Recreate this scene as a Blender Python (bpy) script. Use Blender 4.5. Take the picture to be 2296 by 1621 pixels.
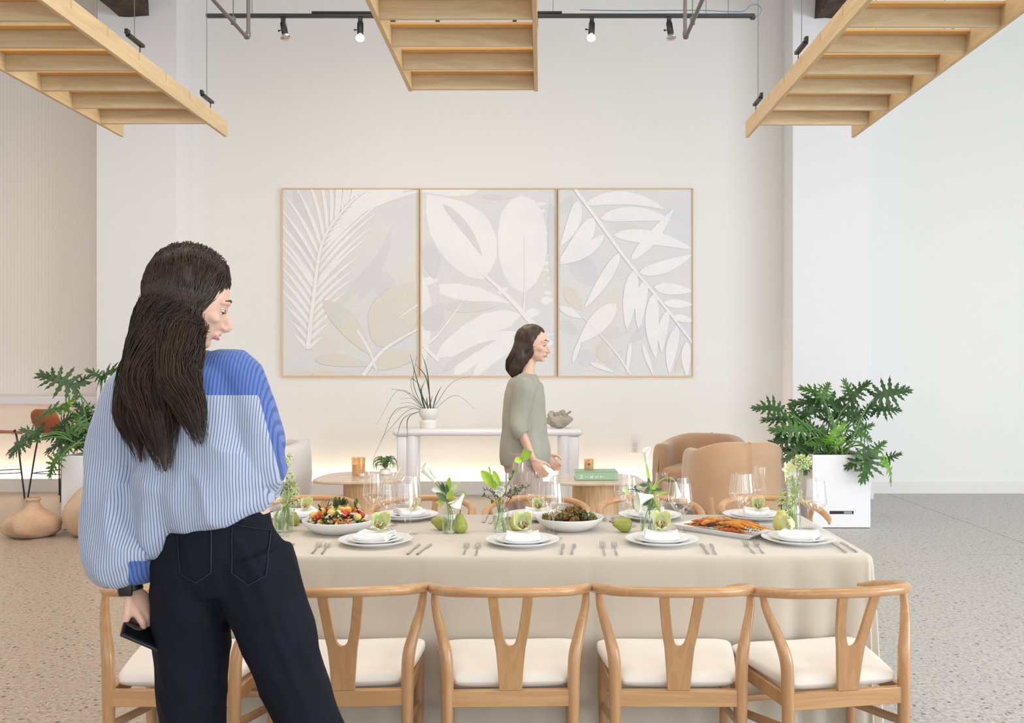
import bpy, math, random
import numpy as np
from mathutils import Vector, Matrix, noise
random.seed(7)
for o in list(bpy.data.objects): bpy.data.objects.remove(o)
SC = bpy.context.scene
COL = SC.collection
V = Vector
PI = math.pi
def rad(a): return a*PI/180

# ------------------------------------------------------------------ camera
EYE = 1.47; FPX = 2050.0; VX = 1213.0; VY = 825.0
cd = bpy.data.cameras.new('camera'); cam = bpy.data.objects.new('camera', cd); COL.objects.link(cam)
cam.location = (0, 0, EYE); cam.rotation_euler = (PI/2, 0, 0)
cd.sensor_width = 36; cd.lens = 36*FPX/2296
cd.shift_x = (1148-VX)/2296; cd.shift_y = (VY-810.5)/2296
cd.clip_start = 0.05; cd.clip_end = 60
SC.camera = cam
# ------------------------------------------------------------------ world, exposure
SC.view_settings.view_transform = 'Standard'; SC.view_settings.look = 'None'
SC.view_settings.gamma = 1; SC.view_settings.use_curve_mapping = False
SC.view_settings.exposure = 0.2
w = bpy.data.worlds.new('world'); SC.world = w; w.use_nodes = True
w.node_tree.nodes['Background'].inputs[0].default_value = (0.8, 0.88, 1, 1)
w.node_tree.nodes['Background'].inputs[1].default_value = 0.6
def area(name, loc, rot, sx, sy, power, col):
    d = bpy.data.lights.new(name, 'AREA'); d.shape = 'RECTANGLE'; d.size = sx; d.size_y = sy
    d.energy = power; d.color = col
    o = bpy.data.objects.new(name, d); COL.objects.link(o); o.location = loc; o.rotation_euler = rot
    return o
# daylight through the tall windows behind the camera and along the right hand side
for x in (-4.6, -1.8, 1.0, 3.8, 6.0):
    area('window_daylight', (x, -4.7, 2.6), (rad(90), 0, 0), 1.9, 3.6, 60, (0.86, 0.93, 1.0))
for y in (-3.0, 0.0, 3.0):
    area('side_window_daylight', (12.2, y, 2.2), (0, rad(90), 0), 3.4, 2.4, 265, (0.84, 0.925, 1.0))
# added overhead fill for soft downward light; two warmer lamps over the lounge side
for x, y in ((-4.5, 3.4), (-1.0, 3.6), (2.5, 3.6), (6.0, 3.4)):
    area('overhead_fill', (x, y, 5.7), (0, 0, 0), 2.2, 2.2, 78, (1.0, 0.95, 0.90))
for x, y in ((-6.8, 6.0), (-1.5, 7.6)):
    area('warm_ceiling_lamp_light', (x, y, 5.3), (0, 0, 0), 1.3, 1.3, 44, (1.0, 0.82, 0.64))

# ------------------------------------------------------------------ helpers
def pt(px, py, D): return V(((px-VX)*D/FPX, D, EYE-(py-VY)*D/FPX))
def on(px, py, z):
    D = FPX*(EYE-z)/(py-VY); return V(((px-VX)*D/FPX, D, z))

def smooth_path(pts, n=6):
    pts = [V(p) for p in pts]
    if len(pts) < 3: return [pts[0].lerp(pts[-1], i/n) for i in range(n+1)]
    out = []
    ext = [pts[0]*2-pts[1]] + pts + [pts[-1]*2-pts[-2]]
    for i in range(1, len(ext)-2):
        a, b, c, d = ext[i-1], ext[i], ext[i+1], ext[i+2]
        for k in range(n):
            t = k/n
            out.append(0.5*((2*b)+(c-a)*t+(2*a-5*b+4*c-d)*t*t+(3*b-a-3*c+d)*t**3))
    out.append(pts[-1]); return out
def interp(vals, t):
    x = t*(len(vals)-1); i = min(int(x), len(vals)-2) if len(vals) > 1 else 0
    if len(vals) == 1: return vals[0]
    f = x-i; f = f*f*(3-2*f) if len(vals) > 2 else f
    return vals[i]*(1-f)+vals[i+1]*f

class MB:
    def __init__(s): s.v = []; s.f = []; s.m = []; s.cm = 0
    def add(s, vs, fs, M=None):
        b = len(s.v)
        for v in vs: s.v.append(tuple(M @ V(v)) if M is not None else tuple(v))
        for f in fs: s.f.append(tuple(i+b for i in f)); s.m.append(s.cm)
        return s
    def box(s, x0, x1, y0, y1, z0, z1, M=None):
        vs = [(x, y, z) for z in (z0, z1) for y in (y0, y1) for x in (x0, x1)]
        return s.add(vs, [(0,2,3,1),(4,5,7,6),(0,1,5,4),(2,6,7,3),(0,4,6,2),(1,3,7,5)], M)
    def tube(s, pts, r, n=8, M=None, up=None, caps=True, sub=0):
        """r: list of radii or of (side, up) pairs spread along the path"""
        if sub: pts = smooth_path(pts, sub)
        pts = [V(p) for p in pts]; N = len(pts)
        rr = r if isinstance(r, (list, tuple)) else [r]
        pairs = isinstance(rr[0], (list, tuple))
        T = []
        for i in range(N):
            t = pts[min(i+1, N-1)]-pts[max(i-1, 0)]
            T.append(t.normalized() if t.length > 1e-9 else V((0, 0, 1)))
        u = V(up) if up is not None else (V((0, 0, 1)) if abs(T[0].z) < .9 else V((0, 1, 0)))
        vs = []; fs = []
        for i in range(N):
            t = T[i]; a = u-t*u.dot(t)
            if a.length < 1e-6: a = t.orthogonal()
            a.normalize(); b = t.cross(a)
            if up is None: u = a
            q = i/(N-1)
            if pairs: ra = interp([p[0] for p in rr], q); rb = interp([p[1] for p in rr], q)
            else: ra = rb = interp(list(rr), q)
            for k in range(n):
                g = 2*PI*k/n
                vs.append(pts[i]+b*math.cos(g)*ra+a*math.sin(g)*rb)
        for i in range(N-1):
            for k in range(n):
                k2 = (k+1) % n
                fs.append((i*n+k, i*n+k2, (i+1)*n+k2, (i+1)*n+k))
        if caps:
            fs.append(tuple(range(n))[::-1]); fs.append(tuple((N-1)*n+k for k in range(n)))
        return s.add(vs, fs, M)
    def lathe(s, prof, n=24, M=None, c=(0, 0, 0), fn=None):
        vs = []; fs = []; P = len(prof)
        for i, (r, z) in enumerate(prof):
            for k in range(n):
                g = 2*PI*k/n; q = r*(fn(g, z) if fn else 1)
                vs.append((c[0]+q*math.cos(g), c[1]+q*math.sin(g), c[2]+z))
        for i in range(P-1):
            for k in range(n):
                k2 = (k+1) % n
                fs.append((i*n+k, i*n+k2, (i+1)*n+k2, (i+1)*n+k))
        if prof[0][0] > 1e-4: pass
        return s.add(vs, fs, M)
    def ball(s, c, r, nu=12, nv=8, M=None, fn=None, R=None):
        if not isinstance(r, (tuple, list)): r = (r, r, r)
        c = V(c); vs = []; fs = []
        def P(d):
            k = fn(d) if fn else 1
            q = V((d[0]*r[0], d[1]*r[1], d[2]*r[2]))*k
            return c+(R @ q if R is not None else q)
        vs.append(P((0, 0, -1)))
        for j in range(1, nv):
            ph = -PI/2+PI*j/nv
            for k in range(nu):
                g = 2*PI*k/nu
                vs.append(P((math.cos(ph)*math.cos(g), math.cos(ph)*math.sin(g), math.sin(ph))))
        vs.append(P((0, 0, 1)))
        for k in range(nu): fs.append((0, 1+(k+1) % nu, 1+k))
        for j in range(nv-2):
            for k in range(nu):
                k2 = (k+1) % nu
                fs.append((1+j*nu+k, 1+j*nu+k2, 1+(j+1)*nu+k2, 1+(j+1)*nu+k))
        b = 1+(nv-2)*nu; L = len(vs)-1
        for k in range(nu): fs.append((b+k, b+(k+1) % nu, L))
        return s.add(vs, fs, M)
    def prism(s, poly, z0, z1, M=None):
        n = len(poly)
        vs = [(x, y, z0) for x, y in poly]+[(x, y, z1) for x, y in poly]
        fs = [tuple(range(n))[::-1], tuple(range(n, 2*n))]+[(i, (i+1) % n, n+(i+1) % n, n+i) for i in range(n)]
        return s.add(vs, fs, M)
    def grid(s, fn, nu, nv, M=None, closed=False):
        vs = [fn(i/nu, j/nv) for j in range(nv+1) for i in range(nu+(0 if closed else 1))]
        w = nu+(0 if closed else 1); fs = []
        for j in range(nv):
            for i in range(nu):
                i2 = (i+1) % w
                fs.append((j*w+i, j*w+i2, (j+1)*w+i2, (j+1)*w+i))
        return s.add(vs, fs, M)
    def mesh(s, name='m'):
        me = bpy.data.meshes.new(name); me.from_pydata(s.v, [], s.f)
        me.polygons.foreach_set('material_index', s.m); me.validate(); me.update(); return me

def link(name, data, parent=None, loc=None):
    o = bpy.data.objects.new(name, data); COL.objects.link(o)
    if parent is not None: o.parent = parent
    if loc is not None: o.location = loc
    return o
def obj(name, mb, mat, parent=None, bevel=0, seg=2, ang=38, flat=False, subd=0, thick=0):
    me = mb.mesh(name) if isinstance(mb, MB) else mb
    for m in (mat if isinstance(mat, (list, tuple)) else [mat]): me.materials.append(m)
    if not flat:
        me.shade_smooth(); me.set_sharp_from_angle(angle=rad(ang))
    o = link(name, me, parent)
    if thick:
        md = o.modifiers.new('t', 'SOLIDIFY'); md.thickness = thick; md.offset = 0
    if bevel:
        md = o.modifiers.new('b', 'BEVEL'); md.width = bevel; md.segments = seg; md.limit_method = 'ANGLE'; md.angle_limit = rad(40)
    if subd:
        md = o.modifiers.new('s', 'SUBSURF'); md.levels = subd; md.render_levels = subd
    return o
def tag(o, label, cat, group=None):
    o['label'] = label; o['category'] = cat
    if group: o['group'] = group
    return o
def thing(name, label, cat, loc=(0, 0, 0), rz=0, group=None):
    o = link(name, None, None, loc); o.rotation_euler = (0, 0, rz); o.empty_display_size = .05
    return tag(o, label, cat, group)
def struct(name, mb, mat, **k):
    o = obj(name, mb, mat, **k); o['kind'] = 'structure'; return o
def dup(root, loc, rz, label, group=None, scale=None):
    r = root.copy(); COL.objects.link(r); r.location = loc; r.rotation_euler = (0, 0, rz)
    if scale: r.scale = scale
    r['label'] = label
    if group: r['group'] = group
    for ch in root.children:
        c = ch.copy(); COL.objects.link(c); c.parent = r
        for g in ch.children:
            d = g.copy(); COL.objects.link(d); d.parent = c
    return r

# ------------------------------------------------------------------ materials
def srgb(r, g, b):
    def f(c):
        c /= 255
        return c/12.92 if c <= .04045 else ((c+.055)/1.055)**2.4
    return (f(r), f(g), f(b), 1)
def mat(name, col, rough=.5, metal=0, spec=.5, bump=None, trans=0, sss=0, coat=0, sheen=0, var=None, emit=None, ecol=None, alpha=None):
    """bump = (scale, strength[, distance]); var = (scale, other colour, contrast)"""
    m = bpy.data.materials.new(name); m.use_nodes = True; nt = m.node_tree; N = nt.nodes; L = nt.links
    b = N['Principled BSDF']
    b.inputs['Base Color'].default_value = col; b.inputs['Roughness'].default_value = rough
    b.inputs['Metallic'].default_value = metal; b.inputs['Specular IOR Level'].default_value = spec
    b.inputs['Transmission Weight'].default_value = trans; b.inputs['Coat Weight'].default_value = coat
    b.inputs['Sheen Weight'].default_value = sheen
    if sss: b.inputs['Subsurface Weight'].default_value = sss; b.inputs['Subsurface Scale'].default_value = .02
    if emit: b.inputs['Emission Color'].default_value = ecol or col; b.inputs['Emission Strength'].default_value = emit
    tc = N.new('ShaderNodeTexCoord')
    if var:
        n = N.new('ShaderNodeTexNoise'); n.inputs['Scale'].default_value = var[0]; n.inputs['Detail'].default_value = 4
        L.new(tc.outputs['Object'], n.inputs['Vector'])
        r = N.new('ShaderNodeValToRGB'); c = var[2] if len(var) > 2 else .2
        r.color_ramp.elements[0].position = .5-c; r.color_ramp.elements[1].position = .5+c
        r.color_ramp.elements[0].color = col; r.color_ramp.elements[1].color = var[1]
        L.new(n.outputs['Fac'], r.inputs[0]); L.new(r.outputs[0], b.inputs['Base Color'])
    if bump:
        n = N.new('ShaderNodeTexNoise'); n.inputs['Scale'].default_value = bump[0]; n.inputs['Detail'].default_value = 3
        L.new(tc.outputs['Object'], n.inputs['Vector'])
        p = N.new('ShaderNodeBump'); p.inputs['Strength'].default_value = bump[1]
        p.inputs['Distance'].default_value = bump[2] if len(bump) > 2 else .01
        L.new(n.outputs['Fac'], p.inputs['Height']); L.new(p.outputs[0], b.inputs['Normal'])
    return m
def wood(name, c1, c2, stretch=(12, 12, 1.2), scale=2.0, rough=.38, coat=.0, ringw=.5):
    m = bpy.data.materials.new(name); m.use_nodes = True; nt = m.node_tree; N = nt.nodes; L = nt.links
    b = N['Principled BSDF']; b.inputs['Roughness'].default_value = rough; b.inputs['Coat Weight'].default_value = coat
    b.inputs['Coat Roughness'].default_value = .2
    tc = N.new('ShaderNodeTexCoord'); mp = N.new('ShaderNodeMapping'); mp.inputs['Scale'].default_value = stretch
    oi = N.new('ShaderNodeObjectInfo'); add = N.new('ShaderNodeVectorMath'); add.operation = 'ADD'
    L.new(tc.outputs['Object'], add.inputs[0]); L.new(oi.outputs['Random'], add.inputs[1])
    L.new(add.outputs[0], mp.inputs['Vector'])
    n = N.new('ShaderNodeTexNoise'); n.inputs['Scale'].default_value = scale; n.inputs['Detail'].default_value = 5; n.inputs['Distortion'].default_value = 1.2
    L.new(mp.outputs[0], n.inputs['Vector'])
    w = N.new('ShaderNodeMath'); w.operation = 'MULTIPLY'; w.inputs[1].default_value = 9; L.new(n.outputs['Fac'], w.inputs[0])
    fr = N.new('ShaderNodeMath'); fr.operation = 'PINGPONG'; fr.inputs[1].default_value = 1; L.new(w.outputs[0], fr.inputs[0])
    mx = N.new('ShaderNodeMix'); mx.data_type = 'FLOAT'; mx.inputs[0].default_value = ringw
    L.new(n.outputs['Fac'], mx.inputs[2]); L.new(fr.outputs[0], mx.inputs[3])
    r = N.new('ShaderNodeValToRGB'); r.color_ramp.elements[0].color = c1; r.color_ramp.elements[1].color = c2
    r.color_ramp.elements[0].position = .2; r.color_ramp.elements[1].position = .85
    L.new(mx.outputs[0], r.inputs[0]); L.new(r.outputs[0], b.inputs['Base Color'])
    p = N.new('ShaderNodeBump'); p.inputs['Strength'].default_value = .12; p.inputs['Distance'].default_value = .002
    L.new(mx.outputs[0], p.inputs['Height']); L.new(p.outputs[0], b.inputs['Normal'])
    return m
def glassmat(name, tint=(1, 1, 1, 1), refl=1.0, base=.0):
    m = bpy.data.materials.new(name); m.use_nodes = True; nt = m.node_tree; N = nt.nodes; L = nt.links
    N.remove(N['Principled BSDF'])
    t = N.new('ShaderNodeBsdfTransparent'); t.inputs[0].default_value = tint
    g = N.new('ShaderNodeBsdfGlossy'); g.inputs['Roughness'].default_value = .03; g.inputs['Color'].default_value = (refl, refl, refl, 1)
    lw = N.new('ShaderNodeLayerWeight'); lw.inputs['Blend'].default_value = .5
    pw = N.new('ShaderNodeMath'); pw.operation = 'POWER'; pw.inputs[1].default_value = 3.2; L.new(lw.outputs['Facing'], pw.inputs[0])
    ad = N.new('ShaderNodeMath'); ad.operation = 'MULTIPLY_ADD'; ad.inputs[1].default_value = .85; ad.inputs[2].default_value = .075+base; ad.use_clamp = True
    L.new(pw.outputs[0], ad.inputs[0])
    mx = N.new('ShaderNodeMixShader'); L.new(ad.outputs[0], mx.inputs[0]); L.new(t.outputs[0], mx.inputs[1]); L.new(g.outputs[0], mx.inputs[2])
    L.new(mx.outputs[0], N['Material Output'].inputs[0])
    return m

M_wall = mat('white_wall_paint', srgb(233, 233, 232), .85, spec=.2, bump=(60, .04, .003))
M_pillar = mat('pillar_white_paint', srgb(233, 233, 236), .8, spec=.2, bump=(60, .04, .003))
M_ceil = mat('ceiling_paint', srgb(214, 206, 196), .9, spec=.1)
M_base = mat('baseboard_paint', srgb(226, 224, 222), .55)
M_maple = wood('maple_ply', srgb(202, 178, 142), srgb(218, 197, 162), (1.0, 9, 9), 1.6, .5, 0, .45)
M_mapley = wood('maple_rail', srgb(204, 174, 130), srgb(221, 193, 150), (9, 1.0, 9), 1.6, .5, 0, .4)
M_warmband = wood('warm_light_band', srgb(226, 170, 105), srgb(238, 190, 126), (1.0, 9, 9), 1.6, .5, 0, .3)  # orange tone carries the warm light along the slat tops
M_ash = wood('honey_ash', srgb(178, 130, 86), srgb(203, 158, 112), (14, 14, 1.1), 2.0, .33, .35, .16)
M_ashx = wood('honey_ash_crosswise', srgb(184, 136, 90), srgb(209, 165, 118), (1.1, 14, 14), 2.0, .33, .35, .16)
M_seat = mat('cream_seat_fabric', srgb(234, 227, 217), .9, spec=.2, bump=(500, .15, .001), sheen=.3)
M_cloth = mat('champagne_tablecloth', srgb(207, 196, 181), .55, spec=.35, bump=(900, .12, .0006), sheen=.3)
M_china = mat('white_porcelain', srgb(238, 238, 238), .18, spec=.5)
M_napkin = mat('white_napkin_linen', srgb(240, 240, 242), .85, bump=(700, .15, .0008))
M_steel = mat('brushed_steel', srgb(200, 198, 194), .22, metal=1)
M_glass = glassmat('clear_glass')
M_vase = glassmat('vase_glass', (.93, .97, .94, 1), 1, .02)
M_water = mat('vase_water', (.96, .99, .96, 1), .02, trans=1); 
M_white = mat('white_lacquer', srgb(236, 236, 240), .4)
M_black = mat('black_metal', srgb(22, 22, 24), .4)
M_conduit = mat('grey_conduit', srgb(112, 104, 100), .5, metal=.2)
M_wire = mat('steel_wire', srgb(95, 95, 92), .5)
M_timber = mat('dark_rough_timber', srgb(58, 46, 40), .9, bump=(25, .9, .02), var=(9, srgb(84, 68, 58), .2))
# ------------------------------------------------------------------ room shell
def floor_material():
    m = bpy.data.materials.new('polished_concrete'); m.use_nodes = True; nt = m.node_tree; N = nt.nodes; L = nt.links
    b = N['Principled BSDF']; tc = N.new('ShaderNodeTexCoord')
    n = N.new('ShaderNodeTexNoise'); n.inputs['Scale'].default_value = .55; n.inputs['Detail'].default_value = 5; L.new(tc.outputs['Object'], n.inputs['Vector'])
    sx = N.new('ShaderNodeSeparateXYZ'); L.new(tc.outputs['Object'], sx.inputs[0])
    mr = N.new('ShaderNodeMapRange'); mr.inputs['From Min'].default_value = -3; mr.inputs['From Max'].default_value = 3.5; L.new(sx.outputs[0], mr.inputs[0])  # beige left to grey right, partly the room light put into the colour
    ad = N.new('ShaderNodeMath'); ad.operation = 'MULTIPLY_ADD'; ad.inputs[1].default_value = .35; L.new(n.outputs['Fac'], ad.inputs[0])
    sb = N.new('ShaderNodeMath'); sb.operation = 'SUBTRACT'; sb.inputs[1].default_value = .17; L.new(mr.outputs[0], sb.inputs[0]); L.new(sb.outputs[0], ad.inputs[2])
    base = N.new('ShaderNodeValToRGB'); base.color_ramp.elements[0].color = srgb(184, 168, 150); base.color_ramp.elements[1].color = srgb(186, 186, 184)
    base.color_ramp.elements[0].position = .15; base.color_ramp.elements[1].position = .75
    L.new(ad.outputs[0], base.inputs[0])
    n2 = N.new('ShaderNodeTexNoise'); n2.inputs['Scale'].default_value = 45; n2.inputs['Detail'].default_value = 6; L.new(tc.outputs['Object'], n2.inputs['Vector'])
    r2 = N.new('ShaderNodeValToRGB'); r2.color_ramp.elements[0].position = .33; r2.color_ramp.elements[1].position = .66
    r2.color_ramp.elements[0].color = (.72, .70, .68, 1); r2.color_ramp.elements[1].color = (1.12, 1.12, 1.12, 1); L.new(n2.outputs['Fac'], r2.inputs[0])
    m1 = N.new('ShaderNodeMix'); m1.data_type = 'RGBA'; m1.blend_type = 'MULTIPLY'; m1.inputs[0].default_value = 1
    L.new(base.outputs[0], m1.inputs[6]); L.new(r2.outputs[0], m1.inputs[7])
    out = m1.outputs[2]
    for sc, th, col, fac in ((30, .32, srgb(86, 82, 82), .85), (58, .36, srgb(104, 94, 86), .75), (44, .3, srgb(140, 114, 94), .6), (50, .28, srgb(212, 204, 194), .6), (17, .2, srgb(112, 106, 104), .6)):
        vo = N.new('ShaderNodeTexVoronoi'); vo.inputs['Scale'].default_value = sc; vo.inputs['Randomness'].default_value = 1
        dn = N.new('ShaderNodeTexNoise'); dn.inputs['Scale'].default_value = sc*1.7; L.new(tc.outputs['Object'], dn.inputs['Vector'])
        va = N.new('ShaderNodeVectorMath'); va.operation = 'MULTIPLY_ADD'; va.inputs[1].default_value = (.007,)*3
        L.new(dn.outputs['Color'], va.inputs[0]); L.new(tc.outputs['Object'], va.inputs[2]); L.new(va.outputs[0], vo.inputs['Vector'])
        sep = N.new('ShaderNodeSeparateColor'); L.new(vo.outputs['Color'], sep.inputs[0])
        # only some cells hold a stone, each with its own size
        sz = N.new('ShaderNodeMath'); sz.operation = 'MULTIPLY'; sz.inputs[1].default_value = th; L.new(sep.outputs[0], sz.inputs[0])
        lt = N.new('ShaderNodeMath'); lt.operation = 'LESS_THAN'; L.new(vo.outputs['Distance'], lt.inputs[0]); L.new(sz.outputs[0], lt.inputs[1])
        gt = N.new('ShaderNodeMath'); gt.operation = 'GREATER_THAN'; gt.inputs[1].default_value = .45; L.new(sep.outputs[1], gt.inputs[0])
        mu = N.new('ShaderNodeMath'); mu.operation = 'MULTIPLY'; L.new(lt.outputs[0], mu.inputs[0]); L.new(gt.outputs[0], mu.inputs[1])
        m2 = N.new('ShaderNodeMath'); m2.operation = 'MULTIPLY'; m2.inputs[1].default_value = fac; L.new(mu.outputs[0], m2.inputs[0])
        mx = N.new('ShaderNodeMix'); mx.data_type = 'RGBA'; L.new(m2.outputs[0], mx.inputs[0]); L.new(out, mx.inputs[6]); mx.inputs[7].default_value = col
        out = mx.outputs[2]
    L.new(out, b.inputs['Base Color'])
    rr = N.new('ShaderNodeMapRange'); rr.inputs['To Min'].default_value = .3; rr.inputs['To Max'].default_value = .5; L.new(n2.outputs['Fac'], rr.inputs[0])
    L.new(rr.outputs[0], b.inputs['Roughness'])
    return m
M_floor = floor_material()
XL, XR, YB, YF, ZC = -8.6, 12.5, 10.72, -5.0, 6.0
m = MB(); m.box(XL-.2, XR+.2, YF-.2, 11.3, -.1, 0); struct('floor', m, M_floor, flat=True)
m = MB(); m.box(XL-.2, XR+.2, YF-.2, 11.3, ZC, ZC+.1); struct('ceiling', m, M_ceil, flat=True)
m = MB(); m.box(-4.99, XR+.2, YB, YB+.2, 0, ZC); struct('wall_back', m, M_wall, flat=True)
m = MB(); m.box(XL-.2, XL, YF, 11.2, 0, ZC); struct('wall_left', m, M_wall, flat=True)
m = MB(); m.box(XR, XR+.2, YF, 11.0, 0, ZC); struct('wall_right', m, M_wall, flat=True)
m = MB(); m.box(XL-.2, XR+.2, YF-.2, YF, 0, ZC); struct('wall_front', m, M_wall, flat=True)
# left recess: backing wall with vertical ribs
YL = 10.95
M_reed = mat('cream_reeded_panel', srgb(236, 230, 224), .45, spec=.4)
m = MB(); m.box(XL, -4.99, YL+.02, YL+.2, 0, ZC); wl = struct('wall_recess', m, M_reed, flat=True)
m = MB(); px = XL; k = 0
pitch = .042
nr = int((-4.99-XL)/pitch)
def ribs(u, vv):
    x = XL+u*nr*pitch; return (x, YL+.02-.005*abs(math.sin(PI*u*nr)), 1.16+vv*(ZC-1.16))
m.grid(ribs, nr*4, 1); r = obj('reeded_panel', m, M_reed, wl, ang=80); r['kind'] = 'stuff'
# pillars
m = MB(); m.box(-4.995, -4.10, 10.28, 11.1, 0, ZC); struct('pillar_left', m, M_pillar, flat=True)
m = MB(); m.box(2.833, 3.72, 10.28, YB, 0, ZC); struct('pillar_right', m, M_pillar, flat=True)
m = MB(); m.box(2.82, 3.735, 10.262, YB, 0, .13); struct('baseboard_pillar', m, M_base, flat=True)
m = MB(); m.box(-4.99, -4.09, 10.262, YB, 0, .13); struct('baseboard_pillar_left', m, M_base, flat=True)
# cove baseboards with a warm strip in the slot behind
def cove(name, x0, x1, yb):
    m = MB(); m.box(x0, x1, yb-.12, yb-.095, 0, .155); m.box(x0, x1, yb-.095, yb, 0, .05)
    struct(name, m, M_base, flat=True)
M_led = mat('warm_led', srgb(255, 214, 150), .5, emit=9, ecol=srgb(255, 218, 170))
cove('baseboard_back', -4.09, 2.82, YB); cove('baseboard_left', XL, -5.0, YL+.02)
for (x0, x1, yb, pw, lb) in ((-4.05, 2.78, YB, 22, 'warm light strip set in the slot behind the long back wall skirting'), (XL+.05, -5.05, YL+.02, 16, 'warm light strip behind the skirting under the bar counter')):
    m = MB(); m.box(x0, x1, yb-.08, yb-.06, .05, .06); tag(obj('light_strip', m, M_led), lb, 'light strip')
    area('cove_light', ((x0+x1)/2, yb-.055, .075), (rad(180-14), 0, 0), x1-x0, .05, pw, (1.0, .80, .58))
m = MB(); m.box(3.735, XR, YB-.014, YB, 0, .135); struct('baseboard_right', m, M_base, flat=True)
# saw cut joints in the slab
m = MB()
for x0, y0, x1, y1 in ((4.05, 5.0, 4.05, 10.7), (1.0, 7.2, XR, 7.2)):
    if x0 == x1: m.box(x0-.003, x0+.003, y0, y1, 0, .0012)
    else: m.box(3.3, x1, y0-.003, y0+.003, 0, .0012)
struct('trim_floor_joint', m, mat('joint_filler', srgb(160, 158, 154), .8), flat=True)

# rough timber beams over the pillars
def beam(x0, x1, z0, lb):
    m = MB(); ny = 40
    def f(u, t):
        y = 10.30-t*10.5; a = u*2*PI
        cx, cz = (x0+x1)/2, z0+.2
        hx, hz = (x1-x0)/2, .2
        # square section with noisy faces
        c, s = math.cos(a+PI/4), math.sin(a+PI/4); k = max(abs(c), abs(s))
        nz = noise.noise(V((u*9, y*1.7, x0)))*.018
        return (cx+c/k*hx+nz, y, cz+s/k*hz+nz*.8)
    m.grid(f, 16, ny, closed=True)
    m.f.append(tuple(range(len(m.v)-16, len(m.v)))); m.m.append(0); m.f.append(tuple(range(16))[::-1]); m.m.append(0)
    tag(obj('ceiling_beam', m, M_timber, ang=50), lb, 'beam')
beam(-4.74, -4.42, 5.42, 'dark rough timber beam end against the left white pillar')
beam(3.08, 3.42, 5.40, 'dark rough timber beam end against the right white pillar')

# ------------------------------------------------------------------ track lighting
TY, TZ = 7.0, EYE+(VY-33)*7.0/FPX
def tx(px, D=7.0): return (px-VX)*D/FPX
t = thing('lighting_track', 'long black ceiling track carrying six small spotlights', 'track', (tx(463), TY, TZ))
m = MB(); m.box(0, tx(1692)-tx(463), -.018, .018, -.022, .004); obj('rail', m, M_black, t, bevel=.003)
m = MB(); m.box(tx(700)-tx(463), tx(1260)-tx(463), -.024, .024, .004, .02); obj('joiner', m, M_black, t, bevel=.003)
m = MB(); m.box(tx(1683)-tx(463), tx(1693)-tx(463), -.02, .02, -.034, -.018); obj('end_cap', m, M_black, t, bevel=.003)
for px in (565, 905, 1240, 1583, 1633):
    m = MB(); x = tx(px)-tx(463); m.tube([(x, 0, 0), (x, 0, ZC-TZ)], .0025, 5); obj('hanger_wire', m, M_wire, t)
M_blue = mat('blue_cable', srgb(96, 128, 160), .5)
def q7(px, py, D=7.0): return pt(px, py, D)-V(t.location)
m = MB(); m.tube([q7(1300, 22), q7(1420, 24), q7(1560, 23), q7(1660, 26), q7(1680, 14), q7(1697, 10), q7(1707, 20), q7(1703, 33), q7(1694, 37)], .0035, 6, sub=5)
obj('cable', m, M_blue, t)
M_bulb_on = mat('lit_bulb', srgb(255, 236, 210), .4, emit=9, ecol=srgb(255, 226, 190))
M_bulb_off = mat('unlit_reflector_bulb', srgb(205, 200, 200), .12, metal=.85)
M_bulbneck = mat('bulb_neck', srgb(240, 235, 228), .35)
spots = [(635, 12, False, 'unlit silver reflector spotlight at the left end of the black track'),
         (808, 2, True, 'lit spotlight on the black track left of the middle wooden hanging rack'),
         (981, 4, True, 'lit spotlight half hidden behind the slats, left of the two there'),
         (1154, -4, False, 'unlit spotlight half hidden behind the slats, right of the two there'),
         (1327, -3, True, 'lit spotlight on the black track right of the middle wooden hanging rack'),
         (1500, 6, False, 'unlit silver reflector spotlight at the right end of the black track')]
for px, tilt, lit, lb in spots:
    s = thing('track_spotlight', lb, 'spotlight', (tx(px), TY, TZ-.022), group='spotlights on the black track')
    m = MB(); m.box(-.016, .016, -.014, .014, -.03, 0); m.tube([(0, 0, -.02), (0, 0, -.045)], .008, 8); obj('adapter', m, M_black, s, bevel=.002)
    R = Matrix.Translation((0, 0, -.04)) @ Matrix.Rotation(rad(-tilt), 4, 'Y') @ Matrix.Rotation(rad(-14), 4, 'X')
    m = MB(); m.lathe([(0, .004), (.022, 0), (.024, -.006), (.024, -.092), (.021, -.097), (.017, -.097), (.017, -.08), (0, -.08)], 20, R); obj('lamp_body', m, M_black, s)
    m = MB(); m.tube([R @ V((-.022, 0, -.06)), R @ V((-.04, 0, -.06))], .004, 6); m.ball(R @ V((-.042, 0, -.06)), .008, 8, 6); obj('knob', m, M_black, s)
    m = MB()
    if lit:
        m.lathe([(0, -.09), (.014, -.09), (.015, -.1), (.022, -.112), (.0, -.112)], 18, R); obj('bulb_neck', m, M_bulbneck, s)
        m = MB(); m.lathe([(0, -.11), (.022, -.112), (.03, -.122), (.032, -.132), (.03, -.143), (.02, -.151), (0, -.154)], 20, R); obj('bulb', m, M_bulb_on, s)
        d = bpy.data.lights.new('spot_lamp', 'SPOT'); d.energy = 65; d.color = (1, .78, .52); d.spot_size = rad(95); d.spot_blend = .9; d.shadow_soft_size = .04
        l = bpy.data.objects.new('spot_lamp', d); COL.objects.link(l); l.parent = s; l.location = (0, .03, -.215); l.rotation_euler = (rad(8), 0, 0)
    else:
        m.lathe([(0, -.09), (.014, -.09), (.02, -.105), (.036, -.125), (.039, -.132), (.037, -.138), (.02, -.146), (0, -.148)], 20, R); obj('bulb', m, M_bulb_off, s)

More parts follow.
